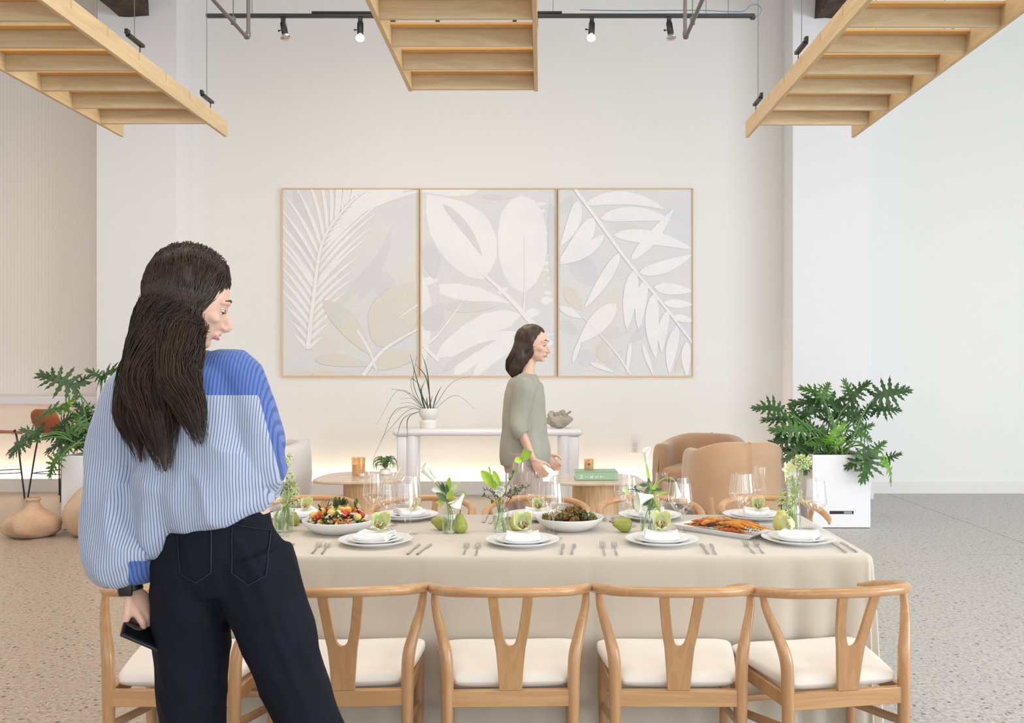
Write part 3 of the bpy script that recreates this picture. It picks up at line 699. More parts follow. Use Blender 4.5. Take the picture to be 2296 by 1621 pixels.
# ------------------------------------------------------------------ lounge chairs
M_velvet = mat('tan_velvet', srgb(182, 146, 112), .75, sheen=.6, bump=(300, .12, .001), var=(3, srgb(194, 160, 128), .25))
M_gwool = mat('light_grey_wool', srgb(206, 204, 206), .85, sheen=.4, bump=(300, .2, .001))
M_plinth = mat('dark_plinth', srgb(74, 60, 50), .6)
def lounge(lb, x, y, rz, M, w=.43, d=.42, h=.76, arm=.60, base=.09):
    t = thing('lounge_chair', lb, 'armchair', (x, y, 0), rz)
    # local: faces +y ; wrapping shell
    th = .075
    def plan(u):  # -1..1 horseshoe, 0 = back centre
        a = u*PI*.5*1.0
        s = abs(u)
        if s < .72:
            g = u/.72*PI/2; return V((math.sin(g)*(w-th), -math.cos(g)*(d-th)*.96-.0, 0))
        f = (s-.72)/.28; return V(((1 if u > 0 else -1)*(w-th)*(1-.03*f), f*.30, 0))
    def nrm(u):
        e = 1e-3; a = plan(max(-1, u-e)); b_ = plan(min(1, u+e)); q = (b_-a).normalized(); return V((q.y, -q.x, 0))
    nu = 48; sec = []
    def top(u):
        s = abs(u); k = min(1, max(0, (s-.22)/.6)); return h-(h-arm)*(k*k*(3-2*k))
    ns = 20
    def shell(a, b_):
        u = -1+2*b_; p = plan(u); n = nrm(u); zt = top(u); z0 = base
        # closed section, counter clockwise
        g = a*2*PI
        # superellipse section: half thickness th, from z0..zt
        c, s = math.cos(g), math.sin(g)
        e1, e2 = .62, .24
        ox = abs(c)**e1*(1 if c > 0 else -1)*th
        zz = (z0+zt)/2+abs(s)**e2*(1 if s > 0 else -1)*(zt-z0)/2
        if abs(s) > .999: ox = 0
        bul = .012*math.sin(PI*(zz-z0)/(zt-z0))
        endk = min(1, (1-abs(u))/.04)**.5 if abs(u) > .96 else 1
        q = p*(1-.05*max(0, (zz-z0)/(zt-z0)-.3)**2)+n*(ox*endk+bul); return (q.x, q.y, zz)
    m = MB(); m.grid(shell, ns*2, nu, closed=True); k = ns*2
    m.f.append(tuple(range(k))[::-1]); m.m.append(0); L_ = len(m.v); m.f.append(tuple(range(L_-k, L_))); m.m.append(0)
    obj('shell', m, M, t, ang=70)
    m = MB(); m.tube([(0, -d+.0-.004, base+.03), (0, -d-.016, (h+base)/2), (0, -d-.004, h-.04), (0, -d+.03, h+.001), (0, -d+.07, h-.0)], .0035, 6, sub=3); obj('seam', m, M, t)
    m = MB()
    def cush(dd):
        return 1
    rbox(m, 0, .02, .37, w-.115, .31, .07, .06, 6); obj('seat_cushion', m, M, t, ang=70, subd=0)
    m = MB(); rbox(m, 0, .0, .19, w-.1, .3, .11, .04, 4); obj('seat_base', m, M, t, ang=70)
    m = MB(); m.lathe([(0, 0), (.29, 0), (.29, base+.02), (0, base+.02)], 32); obj('plinth', m, M_plinth, t)
    return t
lounge('tan velvet lounge chair seen from behind, nearer of the tan pair', (1667-VX)*8.4/FPX, 8.75, rad(8), M_velvet, w=.455, h=.785, arm=.69)
lounge('tan velvet lounge chair behind and left of the nearer tan one', (1580-VX)*9.5/FPX, 9.62, rad(155), M_velvet, w=.47, h=.765, arm=.68)
lounge('light grey lounge chair behind the woman, beside the left side table', (598-VX)*9.0/FPX, 9.1, rad(130), M_gwool, w=.37, h=.74, arm=.70)

# ------------------------------------------------------------------ bar counter & stools
m = MB(); m.box(XL+.02, -5.0, 10.48, YL+.0, 1.055, 1.14); t = tag(obj('bar_counter', m, M_console, bevel=.006), 'long white wall mounted bar counter at the far left', 'counter')
M_terra = mat('terracotta_shell', srgb(166, 92, 56), .5, bump=(200, .1, .001))
def stool(lb, x, y, rz):
    t = thing('bar_stool', lb, 'bar stool', (x, y, 0), rz, group='terracotta bar stools at the counter')
    # shell: seat pan swept up into a curved back (faces +y)
    def f(u, v_):
        a = (u-.5)*2
        if v_ < .5:
            k = v_/.5; y_ = .2-.38*k; z = .74+.018*a*a+.02*(1-k)**3*-1; wd = .205*(1-.18*(1-k)**2)
        else:
            k = (v_-.5)/.5; y_ = -.18-.1*k+.03*math.sin(PI*k)*-1; z = .74+.02+.26*k**.9+.0; wd = .21-.05*k**3
            y_ += .07*a*a*(1-.2*k)
            if k > .75: wd *= (1-((k-.75)/.25)**3*.45)
        return (a*wd, y_, z)
    m = MB(); m.grid(f, 16, 22); obj('seat_shell', m, M_terra, t, ang=80, thick=.012, subd=1)
    for sx in (-1, 1):
        for sy in (-1, 1):
            m = MB(); m.tube([(sx*.12, sy*.1, .735), (sx*.165, sy*.14, .70), (sx*.235, sy*.22, 0)], .009, 8, sub=3); obj('leg', m, M_black, t)
    q = .205; zz = .30
    for a_, b_ in (((-1, -1), (1, -1)), ((1, -1), (1, 1)), ((1, 1), (-1, 1)), ((-1, 1), (-1, -1))):
        m = MB(); m.tube([(a_[0]*q, a_[1]*q*.93, zz), (b_[0]*q, b_[1]*q*.93, zz)], .006, 6); obj('foot_rail', m, M_black, t)
stool('terracotta bar stool cut by the left edge of the picture', (5-VX)*10.3/FPX, 10.3, rad(-60))
stool('terracotta bar stool standing behind the left leafy plant', (137-VX)*10.3/FPX, 10.28, rad(-18))

# ------------------------------------------------------------------ gourd vases
def gourd_mat():
    m = mat('woven_clay', srgb(222, 194, 166), .9, var=(3.5, srgb(190, 150, 120), .25))
    nt = m.node_tree; N = nt.nodes; L = nt.links
    tc = N.new('ShaderNodeTexCoord'); wv = N.new('ShaderNodeTexWave'); wv.bands_direction = 'Z'; wv.inputs['Scale'].default_value = 38; wv.inputs['Distortion'].default_value = 1.2
    L.new(tc.outputs['Object'], wv.inputs['Vector']); p = N.new('ShaderNodeBump'); p.inputs['Strength'].default_value = .5; p.inputs['Distance'].default_value = .006
    L.new(wv.outputs['Fac'], p.inputs['Height']); L.new(p.outputs[0], N['Principled BSDF'].inputs['Normal']); return m
M_gourd = gourd_mat()
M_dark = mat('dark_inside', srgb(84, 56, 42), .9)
def gourd(lb, x, y, R, H, lobes, amp, ph, neck, prof):
    t = thing('gourd_vase', lb, 'vase', (x, y, 0), 0, group='woven clay gourd vases on the floor')
    pr = smooth_path([(r*R, 0, z*H) for r, z in prof], 6); pr = [(max(p.x, 0), max(p.z, 0)) for p in pr]
    def fn(g, z):
        k = max(0, 1-(z/H)*1.35); s = math.cos(lobes*g+ph+2.2*z/H)
        return 1+amp*(abs(s)**.5*(1 if s > 0 else -1)-.0)*k*min(1, z/H*6)
    m = MB(); m.lathe(pr, 96, fn=fn); obj('body', m, M_gourd, t, ang=80)
    r0 = prof[-1][0]*R
    m = MB(); m.lathe([(r0*.98, H), (r0*1.12, H-.006), (r0*1.1, H-.02), (r0*.98, H-.024)], 24); obj('rim', m, M_gourd, t)
    m = MB(); m.lathe([(0, H-.02), (r0*.97, H-.02)], 24); obj('opening', m, M_dark, t)
gourd('low squat woven clay gourd vase on the floor at far left', (74-VX)*8.0/FPX, 8.0, .232, .335, 5, .13, .4, .05,
      [(0, 0), (.6, .0), (.92, .13), (1.0, .3), (.9, .46), (.62, .6), (.36, .72), (.24, .86), (.25, 1.0)])
gourd('tall woven clay gourd vase half hidden behind the woman', (216-VX)*8.05/FPX, 8.05, .26, .54, 6, .09, 1.4, .05,
      [(0, 0), (.55, .0), (.85, .12), (1.0, .32), (.93, .5), (.68, .68), (.38, .82), (.2, .93), (.2, 1.0)])

# ------------------------------------------------------------------ leafy floor plants in white planters
def leaf_mesh(seed, L=1.0):
    r = random.Random(seed); m = MB()
    n = 7
    def P(x, y):    # droop of the blade
        d = math.hypot(x, y)
        return (x, y, .10*math.sin(min(1, x+.2)*PI*.9)-.28*d*d*.8+.10*abs(y)-.05*abs(y)**.5*.5)
    def lobe(x0, ang, ln, w, sg):
        # strip with 3 side teeth; spine from (x0,0)
        dx, dy = math.cos(ang), sg*math.sin(ang); nx, ny = -dy, dx
        k = 7; pl = []; pr_ = []; sp = []
        for i in range(k+1):
            t = i/k; tooth = (1+.5*(1 if i % 2 else -.5)) if 1 < i < k else 1
            hw = w*(1-t**1.6*.92)*tooth
            bend = .10*ln*t*t
            cx, cy = x0+dx*ln*t+abs(bend)*.9, dy*ln*t
            sp.append(P(cx, cy)); pl.append(P(cx+nx*hw+dx*hw*.5, cy+ny*hw+dy*hw*.5)); pr_.append(P(cx-nx*hw+dx*hw*.5, cy-ny*hw+dy*hw*.5))
        vs = []
        for a, b_, c in zip(pl, sp, pr_): vs += [(a[0], a[1], a[2]+.012), (b_[0], b_[1], b_[2]), (c[0], c[1], c[2]+.012)]
        fs = []
        for i in range(k): fs += [(3*i, 3*i+1, 3*i+4, 3*i+3), (3*i+1, 3*i+2, 3*i+5, 3*i+4)]
        m.add(vs, fs)
    for i in range(n):
        t = i/(n-1); x0 = .06+.74*t; ang = rad(128-98*t+r.uniform(-5, 5)); ln = (.30+.28*math.sin(PI*min(1, t*1.05+.12)))*r.uniform(.85, 1.12)*(1-.25*t)
        for sg in (1, -1): lobe(x0, ang+r.uniform(-.08, .08), ln*r.uniform(.9, 1.08), .070-.018*t, sg)
    lobe(.7, 0, .34, .065, 1)
    # web along the midrib
    vs = []; fs = []
    for i in range(9):
        t = i/8; x = .02+.86*t; hw = .11*math.sin(PI*(t*.8+.12))
        vs += [P(x, hw), P(x, 0), P(x, -hw)]
    for i in range(8): fs += [(3*i, 3*i+1, 3*i+4, 3*i+3), (3*i+1, 3*i+2, 3*i+5, 3*i+4)]
    m.add(vs, fs); me = m.mesh('leaf'); me.shade_smooth(); return me
def leafmat(name, a, b_):
    m = mat(name, a, .38, spec=.5, var=(5, b_, .22)); N = m.node_tree.nodes
    N['Principled BSDF'].inputs['Transmission Weight'].default_value = .0
    return m
M_leafs = [leafmat('glossy_leaf_dark', srgb(36, 66, 34), srgb(54, 92, 42)), leafmat('glossy_leaf_mid', srgb(50, 90, 40), srgb(78, 120, 50)), leafmat('glossy_leaf_bright', srgb(92, 146, 46), srgb(132, 180, 60))]
M_lstem = mat('leaf_stalk_green', srgb(96, 138, 76), .5)
LM = {}
for si in range(3):
    for mi in range(3):
        me = leaf_mesh(si) ; me.materials.append(M_leafs[mi]); LM[si, mi] = me
def planter(lb, x, y, w=.532, h=.672):
    t = thing('planter', lb, 'planter', (x, y, 0))
    m = MB(); a = w/2; b = w/2-.02
    vs = [(-a, -a, .006), (a, -a, .006), (a, a, .006), (-a, a, .006), (-a, -a, h), (a, -a, h), (a, a, h), (-a, a, h), (-b, -b, h), (b, -b, h), (b, b, h), (-b, b, h), (-b, -b, h-.06), (b, -b, h-.06), (b, b, h-.06), (-b, b, h-.06)]
    fs = [(0, 3, 2, 1), (12, 13, 14, 15)]
    for i in range(4):
        j = (i+1) % 4; fs += [(i, j, 4+j, 4+i), (4+i, 4+j, 8+j, 8+i), (8+i, 8+j, 12+j, 12+i)]
    m.add(vs, fs)
    obj('box', m, M_white, t, bevel=.002)
    m = MB(); m.box(-w/2+.012, w/2-.012, -w/2+.012, w/2-.012, 0, .008); obj('foot', m, M_black, t)
    m = MB(); m.box(-w/2+.021, w/2-.021, -w/2+.021, w/2-.021, h-.049, h-.03); obj('soil', m, mat('planter_soil', srgb(60, 48, 40), .95), t)
    m = MB(); m.box(-.11, .11, -w/2-.003, -w/2+.001, .13, .158); o = obj('water_gauge', m, M_black, t, bevel=.001)
    m = MB(); m.box(.02, .095, -w/2-.0045, -w/2-.003, .134, .154); obj('gauge_window', m, mat('gauge_window', srgb(170, 180, 190), .1, metal=.6), o)
    return t
def leafplant(lb, x, y, z, leaves, seed):
    r = random.Random(seed); t = thing('leafy_plant', lb, 'plant', (x, y, z))
    org = V((x, y, z))
    for (bx, by, tx_, ty_, dy, mi, wd) in leaves:
        D = y+dy
        b0 = pt(bx, by, D)-org; t0 = pt(tx_, ty_, D+r.uniform(-.12, .08))-org
        L = (t0-b0).length; ax = (t0-b0).normalized()
        # blade normal leans to the camera and up
        nn = V((r.uniform(-.3, .3), -1.0, r.uniform(.5, 1.1))); nn = (nn-ax*nn.dot(ax)).normalized(); sd = nn.cross(ax)
        s = L/1.0
        Mx = Matrix((( ax.x*s, sd.x*s*wd, nn.x*s, b0.x), (ax.y*s, sd.y*s*wd, nn.y*s, b0.y), (ax.z*s, sd.z*s*wd, nn.z*s, b0.z), (0, 0, 0, 1)))
        o = link('leaf', LM[r.randrange(3), mi], t); o.matrix_local = Mx
        root = V((r.uniform(-.1, .1), r.uniform(-.1, .1), 0)); mid = root.lerp(b0, .55)+V((0, 0, .10*max(0, 1-abs(b0.z))+.03))
        m = MB(); m.tube([root, mid, b0, b0+ax*s*.5+nn*s*-.02], [.009, .007, .005, .002], 6, sub=5); obj('stalk', m, M_lstem, t)
def Z8(L): return [(1420+a*.3049, 820+b_*.3049, 1420+c*.3049, 820+d*.3049, e, f, g) for a, b_, c, d, e, f, g in L]
RP = planter('white square planter with a black gauge slot, right of the table', (1887-VX)*8.39/FPX, 8.39+.266)
leavesR = Z8([(1400,245,1235,140,.05,1,1.15),(1385,235,1450,115,-.05,1,1.0),(1600,250,1560,100,.1,1,.95),(1600,260,1730,100,.0,0,1.0),(1780,235,2045,160,-.05,0,1.0),(1765,335,1990,308,.1,0,.7),(1500,285,1165,250,.15,0,.8),(1085,335,885,290,-.1,0,1.0),
 (1175,410,945,375,0,0,.9),(1200,400,1150,270,.12,0,1.1),(1400,345,1230,330,.1,0,1.0),(1480,330,1660,290,.1,0,1.0),(1660,360,1480,350,.05,0,1.0),(1690,370,1760,270,.12,0,1.0),(1630,485,1775,545,-.05,1,1.1),(1640,500,1765,420,.05,1,.9),
 (1260,480,1015,455,-.05,1,.9),(1220,545,1005,560,.0,0,1.0),(1240,590,1110,690,-.1,0,1.1),(1400,500,1270,440,.05,1,1.0),(1500,490,1570,400,0,2,1.0),(1440,570,1490,470,-.15,2,1.2),(1400,600,1290,560,-.1,1,1.1),(1390,560,1400,440,.1,1,1.0),
 (1745,640,1690,860,-.33,1,1.05),(1740,650,1555,750,-.36,0,1.0),(1755,650,1860,540,-.1,1,.85),(1830,700,1935,865,-.2,2,.8),(1850,700,1960,640,-.1,0,.8),(1320,660,1140,650,-.1,0,1.0),(1320,650,1340,560,0,1,1.1),(1290,700,1260,800,-.2,0,1.0),
 (1530,420,1430,330,.15,0,1.0),(1560,560,1640,480,.1,1,.9),(1480,600,1560,520,-.12,2,.9),(1230,400,1330,300,.1,0,1.1),(1130,470,1040,540,.15,0,1.0),(1330,470,1180,420,.12,1,1.1),(1350,560,1200,520,.1,0,1.1),(1600,400,1720,430,.2,0,1.0),
 (1300,600,1160,590,.15,0,1.1),(1440,430,1360,360,.2,0,1.1),(1660,430,1600,330,.2,1,.9),(1250,640,1060,600,.1,0,.9)])
leafplant('big glossy green lobed-leaf plant in the right white planter', (1887-VX)*8.39/FPX, 8.656, .642, leavesR, 5)
LPX = (203-VX)*8.3/FPX
planter('white square planter at the left behind the clay gourd vases', LPX, 8.566)
def Z6(L): return [(a*.2838, 780+b_*.2838, c*.2838, 780+d*.2838, e, f, g) for a, b_, c, d, e, f, g in L]
leavesL = Z6([(605,315,275,180,-.05,0,.85),(605,318,720,190,0,0,.85),(805,255,690,160,0,0,1.1),(810,255,1010,110,.05,0,.8),(530,490,225,540,-.05,1,.55),(515,485,615,365,0,2,.9),(305,690,165,640,-.1,0,1.2),(300,690,335,590,0,0,1.2),(300,715,15,800,-.1,0,.7),
 (210,760,45,855,-.15,0,1.1),(560,640,400,620,.05,0,1.0),(620,640,400,760,-.05,1,.8),(650,720,320,790,-.05,0,.8),(600,560,730,450,.1,0,1.1),(560,800,430,840,-.2,0,1.1),(480,850,360,1020,-.36,1,1.1),(610,700,640,560,.05,0,1.2),(700,540,590,430,.1,0,1.1),
 (700,680,780,780,-.1,0,1.0),(640,780,560,830,-.1,0,1.1),(520,700,320,700,.1,0,.9),(560,560,420,640,.1,0,1.0),(680,600,860,560,.1,0,.8),(720,700,900,680,0,0,.8),(590,720,500,820,0,1,1.0),(660,640,580,500,-.1,1,1.0),(800,640,860,500,.1,0,.9),(640,700,480,640,.1,1,1.0)])
leafplant('dark glossy lobed-leaf plant in the left white planter', LPX, 8.566, .642, leavesL, 9)
# ------------------------------------------------------------------ table with its cloth
TX0, TX1, TY0, TY1, TZ1 = -1.45, 1.265, 3.50, 4.475, .752
t = thing('banquet_table', 'long banquet table hidden under the champagne cloth', 'table', ((TX0+TX1)/2, (TY0+TY1)/2, 0))
hx, hy = (TX1-TX0)/2, (TY1-TY0)/2
m = MB(); m.box(-hx+.02, hx-.02, -hy+.02, hy-.02, TZ1-.04, TZ1-.008); obj('tabletop', m, M_ash, t)
for sx in (-1, 1):
    for sy in (-1, 1):
        m = MB(); m.tube([(sx*(hx-.25), sy*(hy-.12), 0), (sx*(hx-.25), sy*(hy-.12), TZ1-.04)], .018, 10); obj('leg', m, M_black, t)
def cloth():
    m = MB(); R = .022; per = []
    # perimeter counter clockwise, with corner arcs
    X0, X1, Y0, Y1 = -hx, hx, -hy, hy
    def seg(a, b_, n): return [(a[0]+(b_[0]-a[0])*i/n, a[1]+(b_[1]-a[1])*i/n) for i in range(n)]
    cs = [((X0+R, Y0), (X1-R, Y0), (0, -1), 150), ((X1, Y0+R), (X1, Y1-R), (1, 0), 60), ((X1-R, Y1), (X0+R, Y1), (0, 1), 120), ((X0, Y1-R), (X0, Y0+R), (-1, 0), 60)]
    cc = [(X1-R, Y0+R), (X1-R, Y1-R), (X0+R, Y1-R), (X0+R, Y0+R)]
    for i, (a, b_, n, k) in enumerate(cs):
        Ls = math.hypot(b_[0]-a[0], b_[1]-a[1])
        for q, p in enumerate(seg(a, b_, k)):
            d = min(q/k, 1-q/k)*Ls; per.append((p, n, d, i, q/k*Ls, Ls))
        c = cc[i]; a0 = math.atan2(n[1], n[0])
        for q in range(13):
            g = a0+PI/2*q/12; nn = (math.cos(g), math.sin(g)); per.append(((c[0]+nn[0]*R, c[1]+nn[1]*R), nn, 0, 10+i, q/12, Ls))
    N_ = len(per); rows = [0, .006, .014, .024, .04, .07, .11, .16, .22, .3, .38, .46, .55, .64, .72, .735]
    for zd in rows:
        f = zd/.735
        for (p, n, d, side, s, Ls) in per:
            off = .0; z = TZ1-zd
            edge = .010*(1-math.exp(-zd/.008))
            o_ = edge+.012*f
            if side < 10:
                near = math.exp(-(d/.20)**2)
                if side == 0:   # front: long flat drop, soft vertical drapes, deep fold by each corner
                    o_ += f*.004*math.sin(s*9)+.0045*f*noise.noise(V((s*3, f*2, 0)))
                    o_ += near*f**.8*(.085*math.exp(-((d-.02)/.055)**2)*.6-.030*math.exp(-((d-.17)/.06)**2))
                    d2 = d-.33-.06*(1-f); o_ += .022*f**.7*math.exp(-(d2/.05)**2)-.012*f*math.exp(-((d2+.1)/.05)**2)
                    o_ += .0022*math.exp(-(((s-1.317)/.012))**2)*1.0    # pressed centre crease
                    o_ = min(o_, .012+.03*near*f+.010*f)
                    for cpos, wd_, am in ((.10, .040, .060), (.24, .035, .040), (.40, .045, .022)):
                        o_ -= am*f**.8*math.exp(-((d-cpos-.05*(1-f)*cpos/.3)/wd_)**2)*(1 if s > Ls*.5 else .8)
                    for sc_, am in ((.62, .010), (.95, .008), (1.62, .010), (2.02, .008)):
                        o_ -= am*f**.5*math.exp(-((s-sc_-.03*f)/.022)**2)
                else:
                    o_ += f*(.012*math.sin(s*17+1.3*side)+.008*math.sin(s*41+2))+near*f*.015
            else:
                g = s*PI/2; o_ += f**.75*(.018+.018*math.sin(s*PI*5))
            m.v.append((p[0]+n[0]*o_, p[1]+n[1]*o_, z if zd > .002 else z))
    R_ = len(rows)
    for j in range(R_-1):
        for k in range(N_):
            k2 = (k+1) % N_; m.f.append(((j+1)*N_+k, (j+1)*N_+k2, j*N_+k2, j*N_+k)); m.m.append(0)
    m.f.append(tuple(range(N_))); m.m.append(0)
    return m
tc_ = obj('tablecloth', cloth(), M_cloth, ang=75); tc_.location = ((TX0+TX1)/2, (TY0+TY1)/2, 0)
tag(tc_, 'floor length champagne coloured cloth draped over the banquet table', 'tablecloth')

# ------------------------------------------------------------------ wishbone chairs
M_seatc = M_seat
def wishbone(label, loc, rz, group):
    t = thing('dining_chair', label, 'chair', loc, rz, group)
    half = [(.235, .15, .655), (.262, .09, .668), (.274, -.0, .688), (.262, -.10, .709), (.205, -.2, .725), (.105, -.256, .735), (0, -.27, .737)]
    path = [(-x, y, z) for x, y, z in half]+[(x, y, z) for x, y, z in half[:-1][::-1]]
    m = MB(); P = smooth_path(path, 6)
    m.tube(P, [(.007, .006)]+[(.0175, .0165)]*1+[(.0185, .0175)]*6+[(.0175, .0165)]*1+[(.007, .006)], 14, up=(0, 0, 1)); obj('top_rail', m, M_ashx, t, ang=60)
    for s in (-1, 1):
        m = MB(); m.tube([(s*.208, -.185, 0), (s*.211, -.185, .2), (s*.212, -.185, .40), (s*.216, -.18, .50), (s*.236, -.155, .58), (s*.256, -.12, .65), (s*.262, -.095, .704)],
                         [.0165, .019, .0215, .0215, .018, .0145, .0115], 14, sub=5); obj('rear_leg', m, M_ash, t, ang=60)
        m = MB(); m.tube([(s*.225, .185, 0), (s*.228, .185, .2), (s*.228, .185, .385)], [.014, .018, .0185], 12, sub=3); obj('front_leg', m, M_ash, t)
        m = MB(); a = V((s*.21, -.185, .365)); b_ = V((s*.228, .185, .365)); m.tube([a, b_], [(.010, .022)], 4, up=(0, 0, 1)); 
        m = MB(); m.box(-.011, .011, 0, (b_-a).length, -.024, .024, Matrix.Translation(a) @ Matrix.Rotation(math.atan2(-(b_-a).x, (b_-a).y), 4, 'Z')); obj('side_rail', m, M_ash, t, bevel=.003)
        m = MB(); a = V((s*.209, -.185, .27)); b_ = V((s*.227, .185, .20)); m.tube([a, b_], [(.009, .016)], 10, up=(0, 0, 1)); obj('stretcher', m, M_ash, t)
    m = MB(); m.box(-.2, .2, -.197, -.173, .335, .391); obj('rear_rail', m, M_ashx, t, bevel=.003)
    m = MB(); m.box(-.215, .215, .174, .196, .345, .388); obj('front_rail', m, M_ashx, t, bevel=.003)
    m = MB(); m.tube([(-.226, .185, .245), (.226, .185, .245)], [(.009, .014)], 8, up=(0, 0, 1)); obj('stretcher', m, M_ashx, t)
    # Y shaped splat, curved in depth
    outer = [(-.074, .728), (-.073, .70), (-.060, .60), (-.046, .50), (-.040, .45), (-.037, .391)]
    inner = [(-.041, .728), (-.040, .70), (-.027, .62), (-.0165, .560)]
    arc = [(-.0165+.0165*(1-math.cos(a_)), .560-.018*math.sin(a_)) for a_ in (.5, 1.0, 1.57)]
    arc = [(-.0145, .551), (-.009, .545), (0, .543)]
    def ysp(z): k = (z-.391)/(.728-.391); return -.190-.075*k+.014*math.sin(PI*k)
    def quad(m, poly):
        n = len(poly)
        vs = [(x, ysp(z)-.008, z) for x, z in poly]+[(x, ysp(z)+.008, z) for x, z in poly]
        return vs
    m = MB(); th_ = .0075
    L_ = [(-.074, -.041, .73), (-.0725, -.0395, .70), (-.0665, -.033, .65), (-.0605, -.0265, .60), (-.0555, -.020, .57), (-.053, -.0155, .556), (-.0515, -.009, .547), (-.0505, 0.0, .544)]
    vs = []; 
    for sg in (-1, 1):
        b0 = len(m.v)
        for xo, xi, z in L_:
            for x in (xo, xi):
                for dy in (-th_, th_): m.v.append((-sg*x if sg == 1 else x, ysp(z)+dy, z))
        for i in range(len(L_)-1):
            a_ = b0+4*i; c_ = a_+4
            F = [(a_, a_+2, c_+2, c_), (a_+1, c_+1, c_+3, a_+3), (a_, c_, c_+1, a_+1), (a_+2, a_+3, c_+3, c_+2)]
            for f in F: m.f.append(f if sg == -1 else f[::-1]); m.m.append(0)
        f = (b0, b0+1, b0+3, b0+2); m.f.append(f if sg == -1 else f[::-1]); m.m.append(0)
    S_ = [(.0505, .544), (.048, .52), (.0445, .48), (.0405, .43), (.038, .392)]; b0 = len(m.v)
    for x, z in S_:
        for xx in (-x, x):
            for dy in (-th_, th_): m.v.append((xx, ysp(z)+dy, z))
    for i in range(len(S_)-1):
        a_ = b0+4*i; c_ = a_+4
        for f in [(a_, a_+2, c_+2, c_), (a_+1, c_+1, c_+3, a_+3), (a_, c_, c_+1, a_+1), (a_+2, a_+3, c_+3, c_+2)]: m.f.append(f); m.m.append(0)
    obj('splat', m, M_ash, t, bevel=.0022)
    # cushion
    m = MB(); nu, nv = 40, 28
    def cus(a, v_):
        y = -.174+.394*v_; wd = .192+.058*min(1, v_*1.15)**.9+.006*math.sin(PI*v_); e = min(v_, 1-v_); k = min(1, e/.085)**.42 if e > 0 else 0
        if k < .02: k = .02
        wd *= (.93+.07*k)
        g = a*2*PI; c, s = math.cos(g), math.sin(g)
        x = abs(c)**.42*(1 if c > 0 else -1)*wd
        hz = .029*k
        zc = .412+.010*(x/.25)**2*0+.012*v_
        z = zc+abs(s)**.62*(1 if s > 0 else -1)*hz
        if s > 0: z += .010*math.exp(-((x/.13)**2+((v_-.5)/.33)**2))*-1+.004*(abs(x)/.25)**2
        return (x, y, z)
    m.grid(cus, nu, nv, closed=True); m.f.append(tuple(range(nu))[::-1]); m.m.append(0); m.f.append(tuple(range(len(m.v)-nu, len(m.v)))); m.m.append(0)
    obj('seat', m, M_seatc, t, ang=80)
    return t
CY = 3.255
f = (FPX/(CY-.25))
def cxp(px, D): return (px-VX)*D/FPX
front = [(374, 0, 'leftmost wishbone chair of the front row, standing beside the woman'),
         (767, 4, 'wishbone chair partly covered by the striding leg of the woman'),
         (1145, 2, 'front wishbone chair standing third from the left end of the near row'),
         (1525, 0, 'front wishbone chair standing second from the right end of the near row'),
         (1913, 11, 'rightmost wishbone chair of the near row, turned slightly at the table corner')]
ch0 = None
for px, a, lb in front:
    x = cxp(px, 3.03); r = rad(a)
    loc = (x-(.23)*math.sin(r), CY+(.23*(math.cos(r)-1)), 0)
    if ch0 is None: ch0 = wishbone(lb, loc, r, 'cushioned wishbone chairs on the near side')
    else: dup(ch0, loc, r, lb)
back = [(700, 184, 'far side wishbone chair behind the salad bowl'), (952, 182, 'far side wishbone chair between the calla lily vase and the left wine glasses'),
        (1203, 178, 'far side wishbone chair in front of the walking person'), (1452, 180, 'far side wishbone chair left of the tan lounge chairs'),
        (1722, 189, 'far side wishbone chair at the right end, nearest the white planter')]
for px, a, lb in back:
    c_ = dup(ch0, (cxp(px, 5.05)+(.0), 4.90, 0), rad(a), lb, 'cushioned wishbone chairs on the far side')

# ------------------------------------------------------------------ tableware
TT = TZ1+.0008
def plate_pair(n, px, py, lb1, lb2, r1=.150, r2=.114):
    p = on(px, py, .757) if not isinstance(px, V) else px
    t = thing('charger_plate', lb1, 'plate', (p.x, p.y, TT), 0, 'large white charger plates')
    m = MB(); m.lathe([(0, .003), (r1*.6, .003), (r1*.62, 0), (r1*.67, 0), (r1*.7, .005), (r1*.9, .0135), (r1*.99, .020), (r1, .0225), (r1*.985, .0235), (r1*.9, .018), (r1*.72, .0095), (r1*.66, .0075), (0, .007)], 64); obj('dish', m, M_china, t, ang=60)
    t2 = thing('salad_plate', lb2, 'plate', (p.x, p.y, TT+.0078), 0, 'smaller white plates on the chargers')
    m = MB(); m.lathe([(0, .003), (r2*.6, .003), (r2*.62, 0), (r2*.67, 0), (r2*.7, .004), (r2*.9, .0115), (r2*.99, .017), (r2, .019), (r2*.985, .020), (r2*.9, .015), (r2*.72, .008), (r2*.66, .0065), (0, .006)], 64); obj('dish', m, M_china, t2, ang=60)
    return p
M_orch = mat('green_orchid_petal', srgb(212, 222, 146), .5, sss=.2, var=(30, srgb(236, 240, 196), .25))
M_orchc = mat('orchid_lip', srgb(240, 236, 196), .5, sss=.15, var=(90, srgb(176, 100, 84), .05))
def petal(m, M, L, W, cup=.3, n=6):
    def f(u, v_):
        w_ = W*math.sin(PI*(v_*.86+.08))**.8; a = (u-.5)*2
        return (a*w_/2, L*v_, cup*L*(v_**2)*.6+cup*.5*W*a*a-.0)
    m.grid(f, n, n+2, M)
